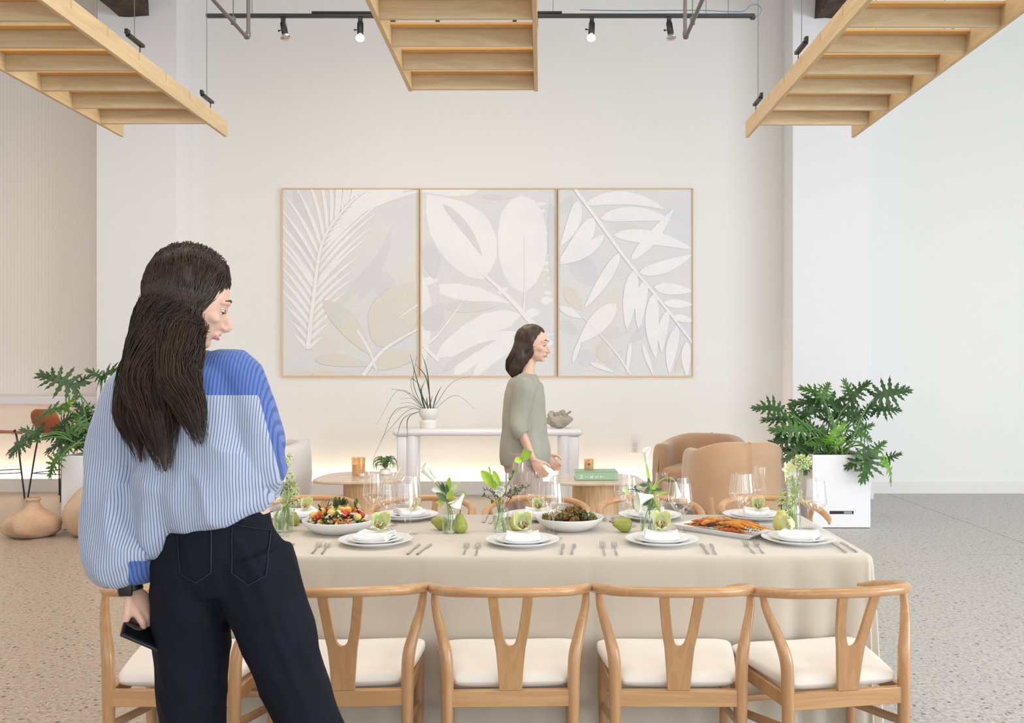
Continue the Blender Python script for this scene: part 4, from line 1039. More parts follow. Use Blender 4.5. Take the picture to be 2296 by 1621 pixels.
def orchid(lb, p, scale, rz, tilt=60, group='green orchid blooms on the napkins'):
    t = thing('orchid_bloom', lb, 'flower', tuple(p), 0, group)
    R0 = Matrix.Rotation(rz, 4, 'Z') @ Matrix.Rotation(rad(tilt), 4, 'X') @ Matrix.Scale(scale, 4)
    for i, (a, L, W, c_) in enumerate([(0, .040, .036, .45), (52, .056, .046, .7), (-52, .056, .046, .7), (135, .036, .034, .5), (-135, .036, .034, .5)]):
        m = MB(); petal(m, R0 @ Matrix.Rotation(rad(a), 4, 'Z') @ Matrix.Rotation(rad(30), 4, 'X'), L, W, c_); obj('petal', m, M_orch, t, thick=.0009)
    m = MB(); petal(m, R0 @ Matrix.Rotation(rad(180), 4, 'Z') @ Matrix.Rotation(rad(50), 4, 'X'), .026, .026, .9); m.ball(R0 @ V((0, .002, .012)), (.005*scale, .006*scale, .010*scale), 8, 6); obj('lip', m, M_orchc, t, thick=.0008)
    return t
def napkin(lb, p, rz, w=.145, d=.125, over=0):
    t = thing('napkin', lb, 'napkin', (p.x, p.y, TT+.0145), rz, 'folded white napkins')
    for i in range(4):
        m = MB(); z0 = .0072*i+.003; ww = w*(1-.03*i); dd = d*(1-.04*i)
        def fn(u, v_):
            x = (u-.5)*ww; y = (v_-.5)*dd+.004*i
            z = z0+.004*math.sin(PI*u)*math.sin(PI*v_)+.006*(abs(2*v_-1))**6*-1*(1 if i else .2)+.002*noise.noise(V((x*30, y*30, i*3+p.x)))
            z += .010*abs(2*u-1)**2.5
            return (x, y, z)
        m.grid(fn, 14, 12); obj('fold', m, M_napkin, t, thick=.0045, bevel=0, ang=60)
    m = MB(); m.tube([(-w*.47, -d/2+.001, .024), (-w*.25, -d/2-.001, .017), (0, -d/2-.002, .015), (w*.25, -d/2-.001, .017), (w*.47, -d/2+.001, .024)], [(.010, .0105)], 10, up=(0, 0, 1), sub=4); obj('rolled_edge', m, M_napkin, t)
    return t
FP = [(842, 1216, 'second setting from the left on the near side', -12, -20), (1172, 1217, 'near side setting just right of the calla lily vase and pears', 2, 0), (1483, 1215, 'near side setting left of the carrot platter', -6, 4), (1790, 1213, 'near side setting at the right table end', -28, 25)]
p = plate_pair(0, on(533, 1216, .757), 0, 'large white charger plate hidden behind the hip of the woman', 'smaller white plate hidden behind the hip of the woman')
PL = []
shortn = ['in front of the salad bowl', 'in front of the twig filled bottle vase', 'near the lying pear', 'at the near right table corner']
for (px, py, _, rz, orz), s in zip(FP, shortn):
    p = plate_pair(0, px, py, 'large white charger plate '+s, 'smaller white plate '+s); PL.append(p)
    napkin('folded white napkin on the near side plate '+s, p+V((0, -.01, 0)), rad(rz))
orchid('green orchid bloom leaning on the napkin in front of the salad bowl', PL[0]+V((.005, .035, .056)), 1.3, rad(25), 55)
orchid('green orchid bloom on the napkin in front of the twig filled bottle vase', PL[1]+V((0, .035, .055)), 1.3, 0, 50)
orchid('green orchid bloom on the napkin near the lying pear', PL[2]+V((0, .035, .055)), 1.3, 0, 50)
orchid('green orchid bloom on the napkin at the near right table corner', PL[3]+V((0, .055, .050)), 1.1, rad(-70), 68)
BPx = [(672, 'behind the left flower vase', 30), (912, 'behind the left pair of wine glasses', 30), (1200, 'behind the twig filled bottle vase', 0), (1457, 'behind the lily bottle vase', -8), (1692, 'behind the carrot platter', -10)]
for px, s, rz in BPx:
    p = plate_pair(0, on(px, 1160, .757), 0, 'large white charger plate on the far side '+s, 'smaller white plate on the far side '+s)
    napkin('folded white napkin on the far side '+s, p+V((.01, 0, 0)), rad(rz), .125, .11)
    orchid('green orchid bloom on the far side napkin '+s, p+V((.015, -.005, .048)), 1.0, rad(rz+(20 if px < 1000 else 0)), 55)

# glasses
def wine(lb, px, py, s=1.0, group='stemmed wine glasses'):
    p = on(px, py, TT+.004)
    t = thing('wine_glass', lb, 'wine glass', (p.x, p.y, TT), 0, group); t.scale = (s, s, s)
    m = MB(); m.lathe([(0, .0015), (.036, .0006), (.038, .0015), (.036, .0032), (.012, .006), (.0055, .012)], 32); obj('foot', m, M_glass, t)
    m = MB(); m.lathe([(.0055, .012), (.0038, .03), (.0035, .07), (.0045, .09), (.008, .098)], 14); obj('stem', m, M_glass, t)
    m = MB(); pr = smooth_path([(.008, 0, .098), (.02, 0, .106), (.036, 0, .124), (.0445, 0, .137), (.0462, 0, .148), (.0438, 0, .175), (.0388, 0, .215), (.0365, 0, .236)], 4)
    pi = [(max(p_.x-.0012, .0), p_.z+(.0012 if p_.z < .13 else 0)) for p_ in pr][::-1]
    m.lathe([(p_.x, p_.z) for p_ in pr]+[(pr[-1].x-.0012, pr[-1].z+.0005)], 40); obj('bowl', m, M_glass, t)
def flute(lb, px, py, s=1.0):
    p = on(px, py, TT+.004)
    t = thing('champagne_flute', lb, 'champagne flute', (p.x, p.y, TT), 0, 'tall champagne flutes'); t.scale = (s, s, s)
    m = MB(); m.lathe([(0, .0015), (.033, .0006), (.035, .0015), (.033, .0032), (.012, .006), (.0055, .012)], 32); obj('foot', m, M_glass, t)
    m = MB(); m.lathe([(.0055, .012), (.0036, .03), (.0034, .09), (.005, .115), (.008, .124)], 14); obj('stem', m, M_glass, t)
    m = MB(); pr = smooth_path([(.008, 0, .124), (.019, 0, .134), (.0275, 0, .150), (.0295, 0, .166), (.029, 0, .2), (.0262, 0, .262)], 4)
    pi = [(max(p_.x-.0012, .0), p_.z+(.0012 if p_.z < .14 else 0)) for p_ in pr][::-1]
    m.lathe([(p_.x, p_.z) for p_ in pr]+[(pr[-1].x-.0012, pr[-1].z+.0005)], 32); obj('bowl', m, M_glass, t)
wine('wine glass at the right elbow of the woman, left of the leafy flower vase', 606, 1180)
flute('champagne flute just left of the left flower vase', 632, 1200, 1.0)
wine('large wine glass standing between the salad bowl and the nearest flute, leftmost of its cluster', 837, 1180, 1.03)
flute('champagne flute behind the right rim of the salad bowl', 876, 1176, 1.0)
wine('wine glass with the lowest rim behind the flute, right of the salad bowl', 866, 1184, .86)
wine('nearest wine glass of the cluster right of the salad bowl', 909, 1208)
wine('wine glass directly behind the nearest one, right of the salad bowl', 920, 1194, 1.06)
wine('wine glass behind the anthurium twigs, far side of the table', 1128, 1172, 1.0)
flute('tallest flute beneath the high anthurium bloom', 1164, 1170, 1.07)
flute('champagne flute left of the cauliflower bowl', 1195, 1189, 1.0)
wine('wine glass in front of the left rim of the cauliflower bowl, nearest of two', 1241, 1206, 1.0)
wine('wine glass just behind its twin at the left rim of the cauliflower bowl', 1232, 1195, 1.07)
wine('wine glass right of the lying pear, left of its pair', 1399, 1172, 1.0)
wine('wine glass left of the lily bottle vase, right of its pair', 1411, 1178, .95)
flute('champagne flute behind the white calla lily', 1445, 1168, 1.02)
flute('champagne flute between the lily vase and the carrot platter', 1484, 1186, .97)
wine('nearest wine glass at the left tip of the carrot platter', 1529, 1203, .98)
wine('wine glass behind its twin at the left tip of the carrot platter', 1523, 1195, 1.04)
wine('wine glass behind the carrot platter, left of its pair', 1658, 1174, .98)
wine('wine glass behind the carrot platter, right of its pair', 1669, 1180, 1.03)
flute('champagne flute standing right of the glass pair behind the carrot platter', 1705, 1178, 1.03)
flute('champagne flute in front of the right flower vase', 1781, 1190, 1.0)
wine('wine glass right of the right flower vase, left of the end pair', 1812, 1182, .96)
wine('rightmost wine glass on the table', 1830, 1196, .98)

# cutlery
def cutlery(kind, lb, pa, pb, group):
    a = on(*pa, TT+.004); b_ = on(*pb, TT+.006); d = (b_-a); d.z = 0; L = {'fork': .195, 'knife': .215}[kind]; d.normalize()
    c = a+d*L/2; rz = math.atan2(-d.x, d.y)
    t = thing(kind, lb, kind, (c.x, c.y, TT), rz, group)
    if kind == 'fork':
        m = MB(); m.tube([(0, -.0975, .004), (0, -.05, .003), (0, .01, .006), (0, .03, .010)], [(.0045, .0022), (.0042, .0018), (.0026, .0016), (.003, .0015)], 8, up=(0, 0, 1), sub=4); obj('handle', m, M_steel, t)
        m = MB(); m.grid(lambda u, v_: ((u-.5)*2*(.0035+.0085*min(1, v_*1.6)**.8), .028+.027*v_, .010-.004*math.sin(PI*v_*.6)-.003*(1-(2*u-1)**2)+.002), 8, 6); obj('neck', m, M_steel, t, thick=.0015)
        for i in range(4):
            x = (i-1.5)*.0066; m = MB(); m.tube([(x, .053, .0075), (x, .072, .011), (x*.97, .0975, .019)], [(.0019, .0009), (.0017, .0009), (.0008, .0005)], 6, up=(0, 0, 1), sub=3); obj('tine', m, M_steel, t)
    else:
        m = MB(); m.tube([(0, -.1075, .0035), (0, -.05, .0035), (0, .008, .003)], [(.0052, .0032), (.0046, .003), (.0032, .0024)], 8, up=(0, 0, 1), sub=3); obj('handle', m, M_steel, t)
        m = MB(); m.prism([(-.004, .006), (.004, .006), (.0095, .03), (.0095, .085), (.004, .1075), (-.0045, .095)], .0022, .0038); obj('blade', m, M_steel, t, bevel=.0006)
for (a, b_, c, d_), s in zip([((700, 1240), (722, 1213), (722, 1241), (742, 1211)), ((1040, 1242), (1049, 1214), (1067, 1243), (1074, 1212)), ((1356, 1243), (1349, 1215), (1383, 1243), (1373, 1212)), ((1692, 1240), (1664, 1213), (1712, 1240), (1686, 1210))],
                          ['in front of the salad bowl', 'before the twig filled vase', 'below the lying pear', 'in front of the carrot platter']):
    cutlery('fork', 'small steel fork '+s+', outer one', a, b_, 'steel forks on the near side')
    cutlery('fork', 'larger steel fork '+s+', inner one', c, d_, 'steel forks on the near side')
for (a, b_, c, d_), s in zip([((914, 1242), (940, 1217), (936, 1242), (966, 1217)), ((1259, 1242), (1262, 1217), (1282, 1242), (1287, 1217)), ((1588, 1241), (1571, 1217), (1605, 1242), (1592, 1217)), ((1898, 1238), (1872, 1219), (1922, 1237), (1886, 1214))],
                          ['right of the plate before the salad bowl', 'right of the second near plate', 'right of the plate near the carrot platter', 'at the near right table corner']):
    cutlery('knife', 'steel knife '+s+', left of the pair', a, b_, 'steel knives on the near side')
    cutlery('knife', 'steel knife '+s+', right of the pair', c, d_, 'steel knives on the near side')
cutlery('knife', 'steel knife just right of the hip of the woman, left of the pair', (612, 1243), (642, 1214), 'steel knives on the near side')
cutlery('knife', 'steel knife just right of the hip of the woman, right of the pair', (630, 1241), (660, 1214), 'steel knives on the near side')
for a, b_, k, s in [((1093, 1154), (1081, 1175), 'knife', 'left of the twig filled bottle vase'), ((1108, 1156), (1098, 1175), 'knife', 'touching the twig filled bottle vase'),
                    ((1356, 1154), (1353, 1174), 'fork', 'just right of the cauliflower bowl'), ((1375, 1154), (1374, 1174), 'fork', 'just left of the lying pear'),
                    ((1588, 1156), (1606, 1172), 'fork', 'above the carrot platter, left of two'), ((1612, 1156), (1630, 1172), 'fork', 'above the carrot platter, right of two')]:
    cutlery(k, 'steel '+k+' on the far side '+s, a, b_, 'steel cutlery on the far side')
# ------------------------------------------------------------------ serving dishes and food
def bowl(lb, p, r, h):
    t = thing('serving_bowl', lb, 'bowl', (p.x, p.y, TT), 0)
    m = MB(); m.lathe([(0, .004), (r*.5, .004), (r*.52, 0), (r*.56, 0), (r*.62, .004), (r*.86, h*.45), (r*.97, h*.8), (r, h), (r*.985, h+.002), (r*.965, h), (r*.93, h*.78), (r*.8, h*.42), (r*.55, .012), (0, .009)], 64); obj('dish', m, M_china, t, ang=70); return t
r5 = random.Random(11)
M_potato = mat('boiled_potato', srgb(226, 192, 104), .45, sss=.1, var=(30, srgb(236, 208, 130), .2))
M_tomato = mat('cherry_tomato', srgb(192, 44, 28), .25, coat=.3)
M_carrot = mat('orange_carrot', srgb(226, 128, 48), .4, var=(30, srgb(206, 104, 36), .2))
M_herb = mat('salad_leaf', srgb(62, 96, 42), .5, var=(30, srgb(104, 134, 62), .2))
M_herbd = mat('dark_salad_leaf', srgb(44, 62, 34), .5)
M_onion = mat('pale_fennel', srgb(214, 210, 170), .4, sss=.1)
M_olive = mat('dark_olive', srgb(52, 36, 34), .3)
def blob(m, p, r, sq=(1, 1, 1), seed=0, R=None, amp=.12, nu=12, nv=8):
    m.ball(p, (r*sq[0], r*sq[1], r*sq[2]), nu, nv, fn=lambda d: 1+amp*noise.noise(V(d)*1.5+V((seed, 0, 0))), R=R)
def rot(): return Matrix.Rotation(r5.uniform(0, 6), 3, 'Z') @ Matrix.Rotation(r5.uniform(-.5, .5), 3, 'X')
def piece(name, lb, cat, group, loc, build, mt, **k):
    m = MB(); build(m); o = obj(name, m, mt, **k); o.location = loc; return tag(o, lb, cat, group)
sb = on(753, 1193, TT+.01); sb = V((sb.x, sb.y+.06, 0))
bowl('wide white bowl heaped with colourful vegetable salad', sb, .158, .056)
# bed of small cut vegetables (uncountable) under the pieces that can be told apart
def pilez(x, y, R, base, H): return base+H*max(0, 1-((x*x+y*y)/(R*R)))**.7
m = MB()
for i in range(420):
    a = r5.uniform(0, 6.283); q = .128*math.sqrt(r5.random()); x, y = q*math.cos(a), q*math.sin(a)
    z = pilez(x*.95+.01, y, .14, .034, .048)*r5.uniform(.75, 1)
    m.cm = r5.randrange(6)
    m.ball((x, y, z), (r5.uniform(.006, .013), r5.uniform(.004, .009), r5.uniform(.003, .007)), 6, 4, R=rot())
o = obj('chopped_salad', m, [M_herb, M_onion, M_herbd, M_carrot, M_potato, M_olive]); o.location = (sb.x, sb.y, TT); o['kind'] = 'stuff'; tag(o, 'bed of chopped vegetables and leaves filling the salad bowl', 'salad')
def heap(name, cat, lb, n, mt, rng, fn, R=.112, base=.040, H=.062):
    for i in range(n):
        for _ in range(30):
            a = r5.uniform(0, 6.283); q = R*math.sqrt(r5.random()); x, y = q*math.cos(a), q*math.sin(a)*.9
            if all((x-u)**2+(y-w_)**2 > (.5*(rr+rng))**2*1.6 for u, w_, rr in used_): break
        used_.append((x, y, rng))
        z = pilez(x, y, .145, base, H); piece(name, lb, cat, {'potato': 'potatoes', 'tomato': 'tomatoes'}.get(name, name.replace('_', ' ')+'s')+' in the salad bowl', (sb.x+x, sb.y+y, TT+z), lambda m: fn(m, rng), mt, thick=.001 if 'leaf' in name else 0)
used_ = []
heap('potato', 'vegetable', 'small yellow boiled potato in the salad bowl', 9, M_potato, .0165, lambda m, r: blob(m, (0, 0, 0), r, (1.25, 1, .9), r5.random()*9, rot()))
heap('tomato', 'vegetable', 'red cherry tomato half in the salad bowl', 6, M_tomato, .0135, lambda m, r: blob(m, (0, 0, 0), r, (1.2, 1, .95), 2, rot()))
heap('carrot_piece', 'vegetable', 'orange carrot chunk in the salad bowl', 7, M_carrot, .0125, lambda m, r: m.tube([(-r, 0, 0), (0, 0, .003), (r, .002, 0)], [r*.8, r, r*.7], 10, sub=2))
heap('fennel_slice', 'vegetable', 'pale curved vegetable slice in the salad bowl', 6, M_onion, .02, lambda m, r: m.tube([(-r, 0, .0), (0, r*.4, .012), (r, 0, .0)], [(.004, .003), (.009, .003), (.004, .002)], 8, M=Matrix.Rotation(r5.uniform(0, 6), 4, 'Z'), sub=4))
def sleaf(m, L):
    R = Matrix.Rotation(r5.uniform(0, 6.3), 4, 'Z') @ Matrix.Rotation(r5.uniform(.2, 1.1), 4, 'X')
    petal(m, R, L, L*.5, .5)
for i in range(24):
    a = r5.uniform(0, 6.283); q = .115*math.sqrt(r5.random()); x, y = q*math.cos(a), q*math.sin(a)
    if i > 18: x, y = .01+r5.uniform(-.03, .03), r5.uniform(-.02, .02)
    z = pilez(x, y, .15, .048, .068)
    piece('salad_leaf', 'green herb leaf on the heaped salad', 'leaf', 'herb leaves on the salad', (sb.x+x, sb.y+y, TT+z), lambda m: sleaf(m, r5.uniform(.026, .042)), r5.choice([M_herb, M_herb, M_herbd]), thick=.0008)

# bowl of roasted florets
cb = on(1278, 1186, TT+.01); cb = V((cb.x, cb.y+.055, 0))
bowl('wide white bowl of browned roasted florets with herbs', cb, .152, .056)
M_flo = mat('roasted_floret', srgb(158, 118, 62), .8, bump=(120, 1.0, .006), var=(60, srgb(88, 58, 34), .12))
M_flo2 = mat('charred_floret', srgb(92, 68, 48), .8, bump=(120, 1.0, .006), var=(60, srgb(54, 38, 34), .15))
M_crumb = mat('green_crumb', srgb(110, 134, 58), .8)
spots_ = [(-.085, -.03, 0), (-.05, -.055, 0), (-.02, -.03, .02), (.02, -.06, 0), (.035, -.01, .045), (.07, -.04, .006), (.1, -.005, 0), (-.06, .02, .012), (0, .03, .03), (.06, .04, .014), (-.1, .03, 0), (.015, .0, .02)]
for i, (x, y, dz) in enumerate(spots_):
    m = MB()
    for k in range(26):
        d = V((r5.gauss(0, 1), r5.gauss(0, 1), abs(r5.gauss(0, 1)))).normalized()
        m.ball(d*.017*r5.uniform(.8, 1.15), r5.uniform(.0055, .009), 7, 5)
    m.ball((0, 0, 0), .018, 8, 6)
    o = obj('roasted_floret', m, M_flo2 if i % 4 == 1 else M_flo, ang=60); o.location = (cb.x+x, cb.y+y, TT+.042+dz); tag(o, 'browned roasted floret heaped in the right hand bowl', 'vegetable', 'roasted florets in the bowl')
m = MB()
for i in range(260):
    x, y = r5.uniform(-.12, .12), r5.uniform(-.09, .08); k = 1-(x*x+y*y)/.0225
    if k < 0: continue
    m.ball((x, y, .046+.045*k*r5.uniform(.6, 1)), r5.uniform(.0015, .0034), 5, 4)
for i in range(60):
    a = r5.uniform(0, 6.28); q = .12*math.sqrt(r5.random()); m.cm = 1; m.ball((q*math.cos(a), q*math.sin(a), .034), (.016, .012, .010), 7, 5)
o = obj('herb_crumbs', m, [M_crumb, M_flo2]); o.location = (cb.x, cb.y, TT); o['kind'] = 'stuff'; tag(o, 'green herb crumbs and small bits scattered over the roasted florets', 'herbs')

# carrot platter: a shallow rectangular dish lying askew
c0, c1, c2 = on(1542, 1163, TT+.02), on(1632, 1211, TT+.012), on(1704, 1196, TT+.02)
ctr = (c0+c2)/2; ux = (c1-c0); ux.z = 0; LX_ = ux.length/2; ux.normalize(); rzp = math.atan2(ux.y, ux.x)
PW, PD_ = .205, .085
ctr = V(((1618-VX)*3.98/FPX, 3.98, 0)); rzp = rad(-44)
t = thing('serving_platter', 'shallow rectangular white platter of roasted carrots lying askew', 'platter', (ctr.x, ctr.y, TT), rzp)
m = MB()
def tray(hx_, hy_, z): return [(-hx_, -hy_, z), (hx_, -hy_, z), (hx_, hy_, z), (-hx_, hy_, z)]
vs = tray(PW*.84, PD_*.76, 0)+tray(PW*1.0, PD_*1.0, .024)+tray(PW*.985, PD_*.965, .0245)+tray(PW*.83, PD_*.72, .006)
fs = [(3, 2, 1, 0)]
for a in range(3):
    for k in range(4): fs.append((4*a+k, 4*a+(k+1) % 4, 4*a+4+(k+1) % 4, 4*a+4+k))
fs.append((12, 13, 14, 15)); m.add(vs, fs); obj('dish', m, M_china, t, bevel=.003, seg=3)
Rp = Matrix.Translation((ctr.x, ctr.y, TT)) @ Matrix.Rotation(rzp, 4, 'Z')
M_rc = [mat('roast_yellow_carrot', srgb(226, 160, 48), .38, var=(40, srgb(188, 112, 34), .14), coat=.3), mat('roast_orange_carrot', srgb(216, 106, 40), .38, var=(40, srgb(168, 72, 30), .14), coat=.3), mat('roast_purple_carrot', srgb(104, 34, 36), .38, var=(40, srgb(64, 24, 32), .14), coat=.3)]
cl = ['roasted yellow carrot on the white platter', 'roasted orange carrot on the white platter', 'dark purple roasted carrot on the white platter']
cgrp = ['yellow roasted carrots', 'orange roasted carrots', 'purple roasted carrots']
for i in range(26):
    k = 0 if i % 5 in (0, 1, 3) else (1 if i % 5 == 2 else 2)
    L = r5.uniform(.11, .2) if i < 14 else r5.uniform(.06, .1); a = r5.gauss(.12, .22)+(PI if r5.random() < .3 else 0)
    if i >= 18: a = r5.uniform(-1, 1)
    x, y = r5.uniform(-.09, .08), r5.uniform(-.042, .042); lay = .018+.009*(i % 4)
    if i in (0, 1): x, y, a, L, lay = .07+.02*i, -.0+.02*i, .02, .27, .052; 
    c, s = math.cos(a), math.sin(a)
    p0 = V((x-c*L/2, y-s*L/2, lay)); p1 = V((x+c*L/2, y+s*L/2, lay+r5.uniform(-.004, .006) - (.012 if i < 2 else 0))); pm = (p0+p1)/2+V((0, r5.uniform(-.006, .006), .006))
    if i > 1:
        for p_ in (p0, pm, p1): p_.x = max(-PW*.88, min(PW*.88, p_.x)); p_.y = max(-PD_*.8, min(PD_*.8, p_.y))
    m = MB(); m.tube([p0, pm, p1], [.004, .0125, .011, .0075, .0018], 10, sub=5)
    o = obj('roasted_carrot', m, M_rc[k]); o.matrix_world = Rp; tag(o, cl[k], 'vegetable', cgrp[k])
m = MB()
for i in range(200):
    x, y = r5.uniform(-.16, .16), r5.uniform(-.06, .06); m.cm = r5.choice([0, 0, 1, 2, 3])
    m.ball((x, y, .02+.04*r5.random()*(1-abs(x)/.2)), (r5.uniform(.002, .007), .003, .002), 5, 4, R=rot())
o = obj('herb_garnish', m, [M_olive, M_herb, M_rc[1], M_rc[0]]); o.matrix_world = Rp; o['kind'] = 'stuff'; tag(o, 'dark herb and chopped garnish scattered over the roasted carrots', 'herbs')

# pears
M_pear = mat('green_pear_skin', srgb(148, 156, 64), .42, var=(60, srgb(168, 172, 84), .2), coat=.15)
M_pear2 = mat('yellow_pear_skin', srgb(192, 192, 96), .42, var=(60, srgb(206, 204, 124), .2), coat=.15)
M_pstem = mat('woody_pear_stem', srgb(74, 54, 40), .8)
def pear(lb, px, py, rx_, rz, mt, s=1.0):
    p = on(px, py, TT); t = thing('pear', lb, 'pear', (p.x, p.y, TT), 0, 'green and yellow pears on the table')
    r = .031*s
    R = Matrix.Translation((0, 0, 0)) @ Matrix.Rotation(rz, 4, 'Z') @ Matrix.Translation((0, 0, r*1.0 if rx_ else 0)) @ Matrix.Rotation(rx_, 4, 'Y') @ Matrix.Translation((0, 0, -r*.9 if rx_ else 0))
    pr = smooth_path([(.001, 0, .004), (.018, 0, .0), (.030, 0, .014), (.0315, 0, .030), (.026, 0, .048), (.018, 0, .062), (.0145, 0, .071), (.009, 0, .077), (.001, 0, .0765)], 5)
    m = MB(); m.lathe([(max(q.x, 0)*s, q.z*s) for q in pr], 32, R, fn=lambda g, z: 1+.02*math.sin(2*g+1)); obj('flesh', m, mt, t, ang=80)
    m = MB(); m.tube([R @ (V((0, 0, .074))*s), R @ (V((.001, 0, .084))*s), R @ (V((.004, .001, .093))*s)], [.0022*s, .0015*s, .0024*s], 7, sub=2); obj('stem', m, M_pstem, t)
pear('upright green pear in front of the calla lily bottle vase', 1031, 1194, 0, 0, M_pear, 1.05)
pear('green pear half hidden behind the calla lily bottle vase', 990, 1188, rad(75), rad(170), M_pear, .95)
pear('yellow pear lying with its base towards the twig filled vase', 1158, 1189, rad(84), rad(100), M_pear2, 1.05)
pear('green pear lying on its side left of the lily bottle vase', 1400, 1193, rad(-80), rad(8), M_pear, 1.05)
pear('upright yellow green pear by the right flower vase', 1752, 1190, 0, 1, M_pear2, 1.2)
pear('green pear peeping out behind the left flower vase', 659, 1178, 0, 0, M_pear, .8)

# ------------------------------------------------------------------ flower vases
M_fstem = mat('pale_green_stalk', srgb(150, 178, 84), .45)
M_dstem = mat('dark_twig', srgb(92, 68, 58), .6)
M_fleaf = mat('flower_leaf_green', srgb(62, 96, 56), .45, var=(20, srgb(92, 122, 70), .2))
M_lime = mat('lime_spathe', srgb(164, 200, 62), .38, var=(20, srgb(186, 214, 96), .2))
M_cream = mat('cream_petal', srgb(240, 240, 224), .5, sss=.15)
M_bloomg = mat('pale_green_bloom', srgb(196, 214, 140), .55, var=(60, srgb(226, 234, 188), .2))
M_bead = mat('black_seed_bead', srgb(24, 28, 30), .3)
def bottle(lb, px, py, r, h, neck, straight=False):
    p = on(px, py, TT); t = thing('flower_vase', lb, 'vase', (p.x, p.y, TT), 0, 'small clear glass flower vases')
    if straight: pr = [(0, .004), (r*.96, .002), (r, .008), (r, h)]
    else: pr = [(0, .004), (r*.95, .002), (r, .01), (r, h*.68), (r*.9, h*.78), (neck, h*.86), (neck, h*.96), (neck*1.12, h*.985), (neck*1.1, h)]
    m = MB(); m.lathe(pr, 36); obj('glass', m, M_vase, t, ang=60)
    w_ = h*.6
    m = MB(); m.lathe([(r-.002, .006), (r-.002, w_), (0, w_)], 28); o = obj('water', m, M_vase, t, ang=60)
    return t, p
def arrangement(p, name, label, cat): return thing(name, label, cat, (p.x, p.y, TT))
def W5(p, px, py, dy=0): return pt(px, py, p.y+dy)-V((p.x, p.y, TT))
def stalk(t, p, pts, r=.0028, mt=None, name='stalk'):
    m = MB(); Q = [V((0, 0, .008)) if q is None else W5(p, *q) for q in pts]
    for q in Q: q.z = max(q.z, .006)
    m.tube(smooth_path(Q, 6), [r, r*.9], 7); obj(name, m, mt or M_fstem, t); return Q[-1]
def leafp(t, p, a, b_, wd, mt=None, cup=.25, name='leaf', face=-1):
    A = W5(p, *a); B = W5(p, *b_); ax = (B-A); L = ax.length; ax.normalize()
    nn = V((.15, face, .35)); nn = (nn-ax*nn.dot(ax)).normalized(); sd = ax.cross(nn)
    Mx = Matrix(((sd.x, ax.x, nn.x, A.x), (sd.y, ax.y, nn.y, A.y), (sd.z, ax.z, nn.z, A.z), (0, 0, 0, 1)))
    m = MB(); petal(m, Mx, L, wd, cup); obj(name, m, mt or M_fleaf, t, thick=.0007)
def calla(t, p, throat, lip, rad0, name='calla_bloom'):
    A = W5(p, *throat); B = W5(p, *lip); ax = (B-A); L = ax.length; ax.normalize()
    sd = ax.orthogonal().normalized(); s2 = ax.cross(sd)
    def f(u, v_):
        g = u*2*PI*.97; r = rad0*(.16+.5*v_+.34*v_**4)*(1+.35*v_**3*math.cos(g)); z = L*v_*(1+.12*v_*math.cos(g))
        return A+ax*z+sd*math.cos(g)*r+s2*math.sin(g)*r
    m = MB(); m.grid(f, 20, 12); m2 = M_callag
    obj(name, m, m2, t, ang=80, thick=.001)
    m = MB(); m.tube([A+ax*L*.25, A+ax*L*.75], [.003, .002], 7); obj('spadix', m, mat_spadix, t)
mat_spadix = mat('yellow_spadix', srgb(230, 214, 110), .6)
M_callag = mat('calla_white', srgb(240, 242, 226), .45, sss=.2)
def cluster(t, p, c, R, n, mt, pr=.007, name='blossom', beads=0, flat=1):
    C = W5(p, *c); m = MB()
    for i in range(n):
        d = V((r5.gauss(0, 1), r5.gauss(0, 1), r5.gauss(0, 1)*flat)).normalized()*R*r5.uniform(.55, 1)
        m.cm = 0
        Mx = Matrix.Translation(C+d) @ d.to_track_quat('Y', 'Z').to_matrix().to_4x4() @ Matrix.Rotation(r5.uniform(0, 6), 4, 'Y')
        for k in range(3): petal(m, Mx @ Matrix.Rotation(k*2.1, 4, 'Y') @ Matrix.Rotation(.5, 4, 'X'), pr*1.6, pr*1.2, .3, 2)
    obj(name, m, mt, t, thick=.0005)
    if beads:
        m = MB()
        for i in range(beads):
            d = V((r5.gauss(0, 1), -abs(r5.gauss(0, 1)), r5.gauss(0, 1))).normalized()*R*1.05; m.ball(C+d, .0028, 7, 5)
        obj('seed_bead', m, M_bead, t)
def sprig(t, p, pts, n, ls, mt=None):
    Q = smooth_path([V((0, 0, .01)) if q is None else W5(p, *q) for q in pts], 8); m = MB(); m.tube(Q, [.0014, .0008], 5); obj('twig', m, M_dstem, t)
    for i in range(n):
        q = Q[int(len(Q)*(.4+.58*i/n))]; d = V((r5.uniform(-1, 1), r5.uniform(-.6, .4), r5.uniform(-.5, 1))).normalized()
        Mx = Matrix.Translation(q) @ d.to_track_quat('Y', 'Z').to_matrix().to_4x4(); m = MB(); petal(m, Mx, ls*r5.uniform(.7, 1.2), ls*.5, .3, 3); obj('leaf', m, mt or M_fleaf, t, thick=.0006)
